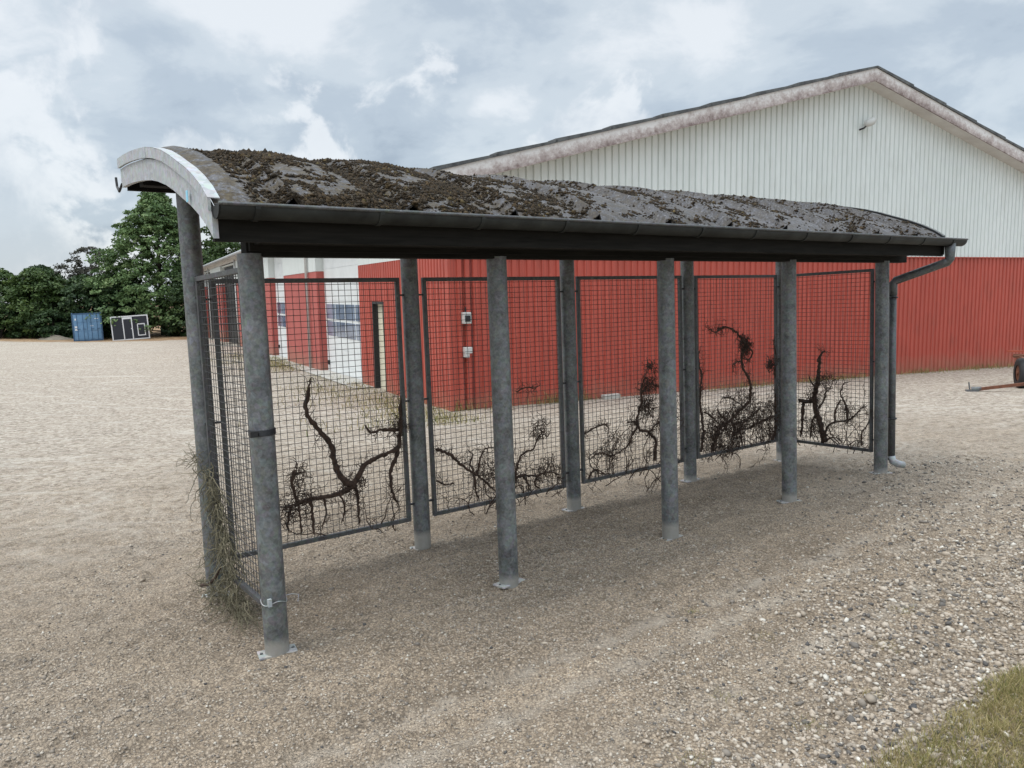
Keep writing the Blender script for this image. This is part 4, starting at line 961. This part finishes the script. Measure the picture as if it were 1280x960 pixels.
dome = lambda t: math.sqrt(max(0, 1-(t*1.0)**2.4))*min(1, (t+0.35)/0.5)
wide = lambda t: math.sqrt(max(0.0, 1-abs(2*t-1)**2.2))
tz = lambda x, y: (x, y, G(x, y))
tree(tz(-31.6, 70.5), 13.0, 6.6, 0.6, 900, 52, cone, M['leaf_big'], 'tall pale green broad tree rising behind the dark panel', seed=3, trunk=0.26, lsize=0.32, csize=0.72)
tree(tz(-24.0, 73.5), 12.6, 6.0, 0.4, 620, 60, dome, M['leaf_mid'], 'rounded green tree beyond the left end of the hall roof', seed=5, group=None, trunk=0.2, lsize=0.34, csize=0.85)
tree(tz(-17.0, 78), 10.5, 4.6, 0.4, 240, 70, dome, M['leaf_mid'], 'green tree standing behind the hall', seed=6, trunk=0.2, lsize=0.36, csize=0.85)
tree(tz(-39.2, 73.0), 8.0, 2.7, 4.4, 110, 50, wide, M['leaf_brown'], 'thin crowned bronze tree standing above the dark hedge', seed=8, trunk=0.13, lsize=0.24, csize=0.6, name='thin_tree')
hz = [(-52.0, 69, 6.2, 4.2, 'leaf_dark', 'dark green hedge tree, leftmost of the row'),
      (-46.3, 70, 6.0, 3.7, 'leaf_mid', 'mid green hedge tree at the left edge of the yard'),
      (-41.9, 69, 5.9, 3.3, 'leaf_mid', 'yellowish green hedge tree, just left of the thin bronze tree'),
      (-38.0, 69.5, 5.3, 3.0, 'leaf_dark', 'dark low hedge tree behind the blue container'),
      (-34.9, 69.5, 5.6, 2.8, 'leaf_dark', 'dark hedge tree between the blue container and the tall tree'),
      (-27.8, 68.5, 6.6, 3.2, 'leaf_dark', 'very dark shrub at the right of the black panel'),
      (-59.0, 70, 6.5, 4.6, 'leaf_mid', 'hedge tree beyond the left edge of the yard'),
      (-67.0, 71, 6.8, 4.8, 'leaf_dark', 'far left dark hedge tree of the row'),
      (-44.2, 73.5, 6.3, 3.2, 'leaf_dark', 'dark hedge tree in the second row behind the yellowish one'),
      (-22.3, 68.5, 5.6, 3.2, 'leaf_dark', 'dark hedge tree beside the far end of the hall')]
for i, (x, y, h_, r_, mt, lb_) in enumerate(hz):
    tree(tz(x, y), h_, r_, 0.05, 330, 46, dome, M[mt], lb_, 'hedge tree', 'hedge trees along the far side of the yard', name='hedge_tree', seed=20+i, trunk=0.12, lsize=0.30, csize=0.7)
# low shrubs filling the hedge foot
for i, (x, y, s_) in enumerate([(-49.3, 66.8, 1.5), (-44.0, 66.6, 1.7), (-39.9, 66.9, 1.4), (-36.6, 67.4, 1.3), (-25.4, 66.2, 2.0), (-28.3, 68.2, 1.3), (-54.5, 66.8, 1.7)]):
    t = empty('shrub', tz(x, y), random.uniform(0, 6), label=['low dark shrub at the hedge foot near the left picture edge', 'broad low shrub under the leftmost hedge trees', 'low shrub beneath the yellowish hedge tree', 'small shrub just behind the blue container',
               'big dark shrub right of the leaning black panel', 'small dark shrub behind the right end of the black panel', 'low shrub beyond the left picture edge'][i], cat='shrub', group='shrubs at the foot of the hedge')
    crown_mesh('crown', s_*1.7, s_*1.25, 0.0, 90, 60, dome, M['leaf_dark'], t, seed=60+i, lsize=0.26, csize=0.5)
    mb = MB()
    for q in range(5): mb.tube([(0, 0, -0.1), (math.cos(q*1.3)*0.4, math.sin(q*1.3)*0.4, s_*1.0)], [0.05, 0.02], 5)
    mb.build('stem', M['bark'], t)

# ------------------------------------------------------------------ blue container
k = NT('faded_blue_container_paint')
k.col(k.mix(k.math('MULTIPLY', k.ramp(k.noise(3, 7, 0.7), [(0.52, 0.0), (0.70, 1.0)]), 0.45), k.ramp(k.noise(0.8, 4, 0.6), [(0.3, (0.10, 0.215, 0.36)), (0.7, (0.15, 0.285, 0.45))]), (0.24, 0.33, 0.43))).rough(0.55); M['blue'] = k.m
k = NT('dark_blue_frame_paint'); k.col((0.04, 0.095, 0.18)).rough(0.5); M['bluedk'] = k.m
k = NT('white_lettering'); k.col((0.66, 0.67, 0.68)).rough(0.6); M['wht'] = k.m
cn = empty('shipping_container', (-35.0, 64.0, G(-35.0, 64)), R_(28.0)+0.0, label='faded blue shipping container with closed doors at the hedge', cat='container')
cn.scale = (0.9, 0.9, 0.9); cn.rotation_euler = (0, R_(-1.2), R_(0.5+28.5))
b_ = MB()
n_ = 40; xs_ = np.linspace(0.1, 5.95, n_*2)
vs = []; 
for s_ in (-1, 1):
    mb = MB(); vv_ = []
    for i, y_ in enumerate(xs_):
        d_ = 1.20 if (i//2) % 2 else 1.165
        vv_ += [(s_*d_, y_, 0.16), (s_*d_, y_, 2.48)]
    b_.add(vv_, [(2*i, 2*i+2, 2*i+3, 2*i+1) for i in range(len(xs_)-1)])
b_.box((-1.16, 5.9, 0.16), (1.16, 5.96, 2.48)); b_.box((-1.2, 0.08, 2.46), (1.2, 5.98, 2.52)); b_.box((-1.18, 0.1, 0.12), (1.18, 5.95, 0.17))
b_.build('body', M['blue'], cn)
f_ = MB()
for sx_ in (-1.219, 1.119):
    for y_ in (0.0, 5.9): f_.box((sx_, y_, 0.0), (sx_+0.1, y_+0.1, 2.59))
f_.box((-1.119, 0.0, 0.0), (1.119, 0.1, 0.13)); f_.box((-1.119, 0.0, 2.49), (1.119, 0.1, 2.59)); f_.box((-1.119, 5.9, 0), (1.119, 6, 0.13)); f_.box((-1.119, 5.9, 2.49), (1.119, 6, 2.59))
for sx_ in (-1.219, 1.159): f_.box((sx_, 0.1, 0), (sx_+0.06, 5.9, 0.14)); f_.box((sx_, 0.1, 2.52), (sx_+0.06, 5.9, 2.585))
f_.build('frame', M['bluedk'], cn)
for s_ in (-1, 1):
    x0, x1 = (-1.11, -0.012) if s_ < 0 else (0.012, 1.11)
    d_ = MB(); d_.box((x0, 0.03, 0.14), (x1, 0.075, 2.48))
    for z_, z2_ in ((0.22, 0.88), (0.98, 1.66), (1.76, 2.38)):
        d_.box((x0+0.07, 0.008, z_), (x1-0.07, 0.031, z2_))
    do = d_.build('door', M['blue'], cn, bevel=0.006)
    for fx in (0.28, 0.72):
        xx = x0+(x1-x0)*fx; MB().tube([(xx, -0.01, 0.06), (xx, -0.01, 2.54)], 0.02, 8).build('locking_bar', M['bluedk'], do)
        MB().box((xx-0.06, -0.045, 1.12), (xx+0.22, -0.028, 1.16)).build('handle', M['bluedk'], do)
    if s_ < 0:
        for (a0, z0_, a1, z1_) in ((-0.98, 1.95, -0.86, 2.12), (-1.02, 1.25, -0.82, 1.42), (-1.02, 1.02, -0.82, 1.18)): MB().box((a0, 0.0, z0_), (a1, 0.011, z1_)).build('label_plate', M['wht'], do)
    else:
        for (a0, z0_, a1, z1_) in ((0.62, 2.02, 0.92, 2.08), (0.22, 1.38, 0.5, 1.42)): MB().box((a0, 0.0, z0_), (a1, 0.011, z1_)).build('label_plate', M['wht'], do)

# ------------------------------------------------------------------ black and white prefabricated wall
k = NT('black_panel_board'); k.col((0.012, 0.014, 0.022)).rough(0.35); M['blk'] = k.m
pw = empty('prefab_wall', (-31.6, 64.3, G(-31.6, 64.3)+0.02), 0, label='black wall unit with white frame, door and small window, leaning', cat='wall unit')
pw.scale = (0.88, 0.88, 0.92); pw.rotation_euler = (R_(-4), R_(-2.6), R_(26.5))
MB().box((-1.52, 0.0, 0.05), (1.52, 0.08, 2.10)).build('panel', M['blk'], pw)
f_ = MB(); f_.box((-1.60, -0.03, 0.0), (-1.50, 0.10, 2.18)); f_.box((1.50, -0.03, 0.0), (1.60, 0.10, 2.18)); f_.box((-1.50, -0.03, 2.08), (1.50, 0.10, 2.18)); f_.box((-1.50, -0.03, 0.0), (1.50, 0.10, 0.09))
f_.build('frame', M['wht'], pw)
d_ = MB(); d_.box((-0.62, -0.05, 0.09), (-0.53, -0.001, 2.05)); d_.box((0.13, -0.05, 0.09), (0.22, -0.001, 2.05)); d_.box((-0.53, -0.05, 1.88), (0.13, -0.001, 2.05))
dr = d_.build('door_frame', M['wht'], pw)
MB().box((-0.53, -0.02, 0.1), (0.13, -0.002, 1.88)).build('door', M['blk'], dr)
MB().box((0.06, -0.05, 0.95), (0.11, -0.022, 1.06)).build('handle', M['wht'], dr)
wf = MB(); wf.box((0.60, -0.05, 0.32), (0.68, -0.001, 1.42)); wf.box((1.20, -0.05, 0.32), (1.28, -0.001, 1.42)); wf.box((0.68, -0.05, 1.33), (1.20, -0.001, 1.42)); wf.box((0.68, -0.05, 0.32), (1.20, -0.001, 0.40))
wo_ = wf.build('window_frame', M['wht'], pw)
MB().box((0.68, -0.02, 0.40), (1.20, -0.002, 1.33)).build('pane', M['blk'], wo_)
bk = MB()
for x_ in (-1.5, 0.0, 1.5): bk.bar((x_, 0.05, 1.7), (x_, 1.5, 0.0), 0.07, 0.07)
bk.build('prop', M['bark'], pw)
# earth heap left of the container
n_ = 26; vs = [(0, 0, 0.75)]; fs = []
for r_i, rr in enumerate((0.25, 0.5, 0.75, 1.0)):
    for q in range(n_):
        a = q*2*math.pi/n_; h_ = 0.75*(1-rr)**0.9*(0.8+0.4*random.random())
        vs.append((rr*2.1*math.cos(a)*(1+.1*math.sin(3*a)), rr*1.2*math.sin(a), h_-0.04))
for q in range(n_): fs.append((0, 1+q, 1+(q+1) % n_))
for r_i in range(3):
    for q in range(n_):
        a = 1+r_i*n_+q; b2 = 1+r_i*n_+(q+1) % n_; fs.append((a, a+n_, b2+n_, b2))
k = NT('heaped_earth'); k.col(k.ramp(k.noise(3, 6, 0.7), [(0.3, (0.12, 0.10, 0.075)), (0.7, (0.25, 0.22, 0.17))])).rough(0.95); k.bump(k.noise(8, 6, 0.7), 1.0, 0.1)
eh = MB().add(vs, fs).build('earth_heap', k.m, smooth=True); eh.location = (-38.9, 65.6, G(-38.9, 65.6)-0.05); eh.scale = (0.9, 0.9, 0.62); tag(eh, 'low grey brown heap of earth left of the blue container', 'earth heap')

# ------------------------------------------------------------------ old farm trailer at the right edge
k = NT('rusty_brown_steel'); k.col(k.ramp(k.noise(9, 6, 0.65), [(0.3, (0.075, 0.028, 0.016)), (0.6, (0.17, 0.065, 0.034)), (0.75, (0.26, 0.12, 0.07))])).rough(0.8); M['rust'] = k.m
k = NT('tyre_rubber'); k.col((0.022, 0.022, 0.023)).rough(0.8); k.bump(k.noise(20, 3, 0.5), 0.5, 0.01); M['rubber'] = k.m
k = NT('rusty_red_lever'); k.col((0.32, 0.06, 0.03)).rough(0.6); M['lever'] = k.m
TX, TY = 10.85, 16.3
tr_ = empty('farm_trailer', (TX, TY, G(TX, TY)), -0.35, label='rusty two wheeled farm trailer with its drawbar resting on the gravel', cat='trailer')
def wheel(x, y):
    prf = [(0.17, -0.085), (0.24, -0.10), (0.29, -0.09), (0.31, -0.05), (0.315, 0), (0.31, 0.05), (0.29, 0.09), (0.24, 0.10), (0.17, 0.085)]
    mb = MB(); n = 40; vs = []; fs = []
    for q in range(n):
        a = 2*math.pi*q/n; tr2 = 0.008 if q % 2 else 0
        for i, (r, w_) in enumerate(prf):
            rr = r + (tr2 if 2 <= i <= 6 else 0); vs.append((x+w_, y+rr*math.cos(a), 0.315+rr*math.sin(a)))
    m_ = len(prf)
    for q in range(n):
        for i in range(m_-1): fs.append((q*m_+i, q*m_+i+1, ((q+1) % n)*m_+i+1, ((q+1) % n)*m_+i))
    wo2 = mb.add(vs, fs).build('wheel', M['rubber'], tr_, smooth=True)
    rm = MB(); rm.tube([(x-0.07, y, 0.315), (x-0.05, y, 0.315), (x+0.05, y, 0.315), (x+0.07, y, 0.315)], [0.17, 0.15, 0.15, 0.17], 24); rm.tube([(x-0.10, y, 0.315), (x+0.10, y, 0.315)], 0.05, 12)
    rm.build('rim', M['rust'], wo2)
wheel(0.0, 0.0); wheel(1.55, 0.0)
f_ = MB(); f_.bar((-0.05, 0.0, 0.33), (1.6, 0.0, 0.33), 0.07, 0.07); f_.bar((0.30, -0.2, 0.50), (0.30, 1.6, 0.50), 0.08, 0.10); f_.bar((1.3, -0.9, 0.50), (1.3, 1.6, 0.50), 0.08, 0.10)
for y_ in (-0.9, 0.3, 1.6): f_.bar((0.2, y_, 0.55), (1.35, y_, 0.55), 0.08, 0.08)
f_.bar((0.25, 0, 0.33), (0.25, 0, 0.5), 0.06, 0.06); f_.bar((1.3, 0, 0.33), (1.3, 0, 0.5), 0.06, 0.06)
f_.build('chassis', M['rust'], tr_)
MB().box((0.55, -0.1, 0.60), (1.5, 1.6, 0.64)).build('deck', M['rust'], tr_)
d_ = MB(); d_.bar((0.75, -0.7, 0.45), (0.35, -1.1, 0.30), 0.09, 0.09); d_.bar((0.35, -1.1, 0.30), (-0.95, -0.95, 0.07), 0.07, 0.06); d_.bar((1.2, -0.9, 0.45), (0.35, -1.1, 0.30), 0.07, 0.07)
d_.build('drawbar', M['rust'], tr_)
h_ = MB(); h_.tube([(-0.92, -0.95, 0.08), (-1.10, -0.93, 0.05)], [0.04, 0.06], 10); h_.tube([(-1.13, -0.92, 0.05), (-1.15, -0.90, 0.2)], 0.014, 6); h_.box((-1.2, -1.0, 0.0), (-0.98, -0.86, 0.045))
h_.build('coupling', M['pipe'], tr_)
l_ = MB(); l_.bar((-0.35, -0.25, 0.80), (0.55, -0.1, 0.80), 0.04, 0.035); l_.build('lever', M['lever'], tr_)
p_ = MB(); p_.box((0.12, -0.2, 0.64), (0.42, 0.0, 1.05)); p_.build('tool_box', M['rust'], tr_)
MB().tube([(0.2, -0.1, 0.72), (-0.25, -0.3, 0.70)], 0.02, 6).build('crank', M['rust'], tr_)
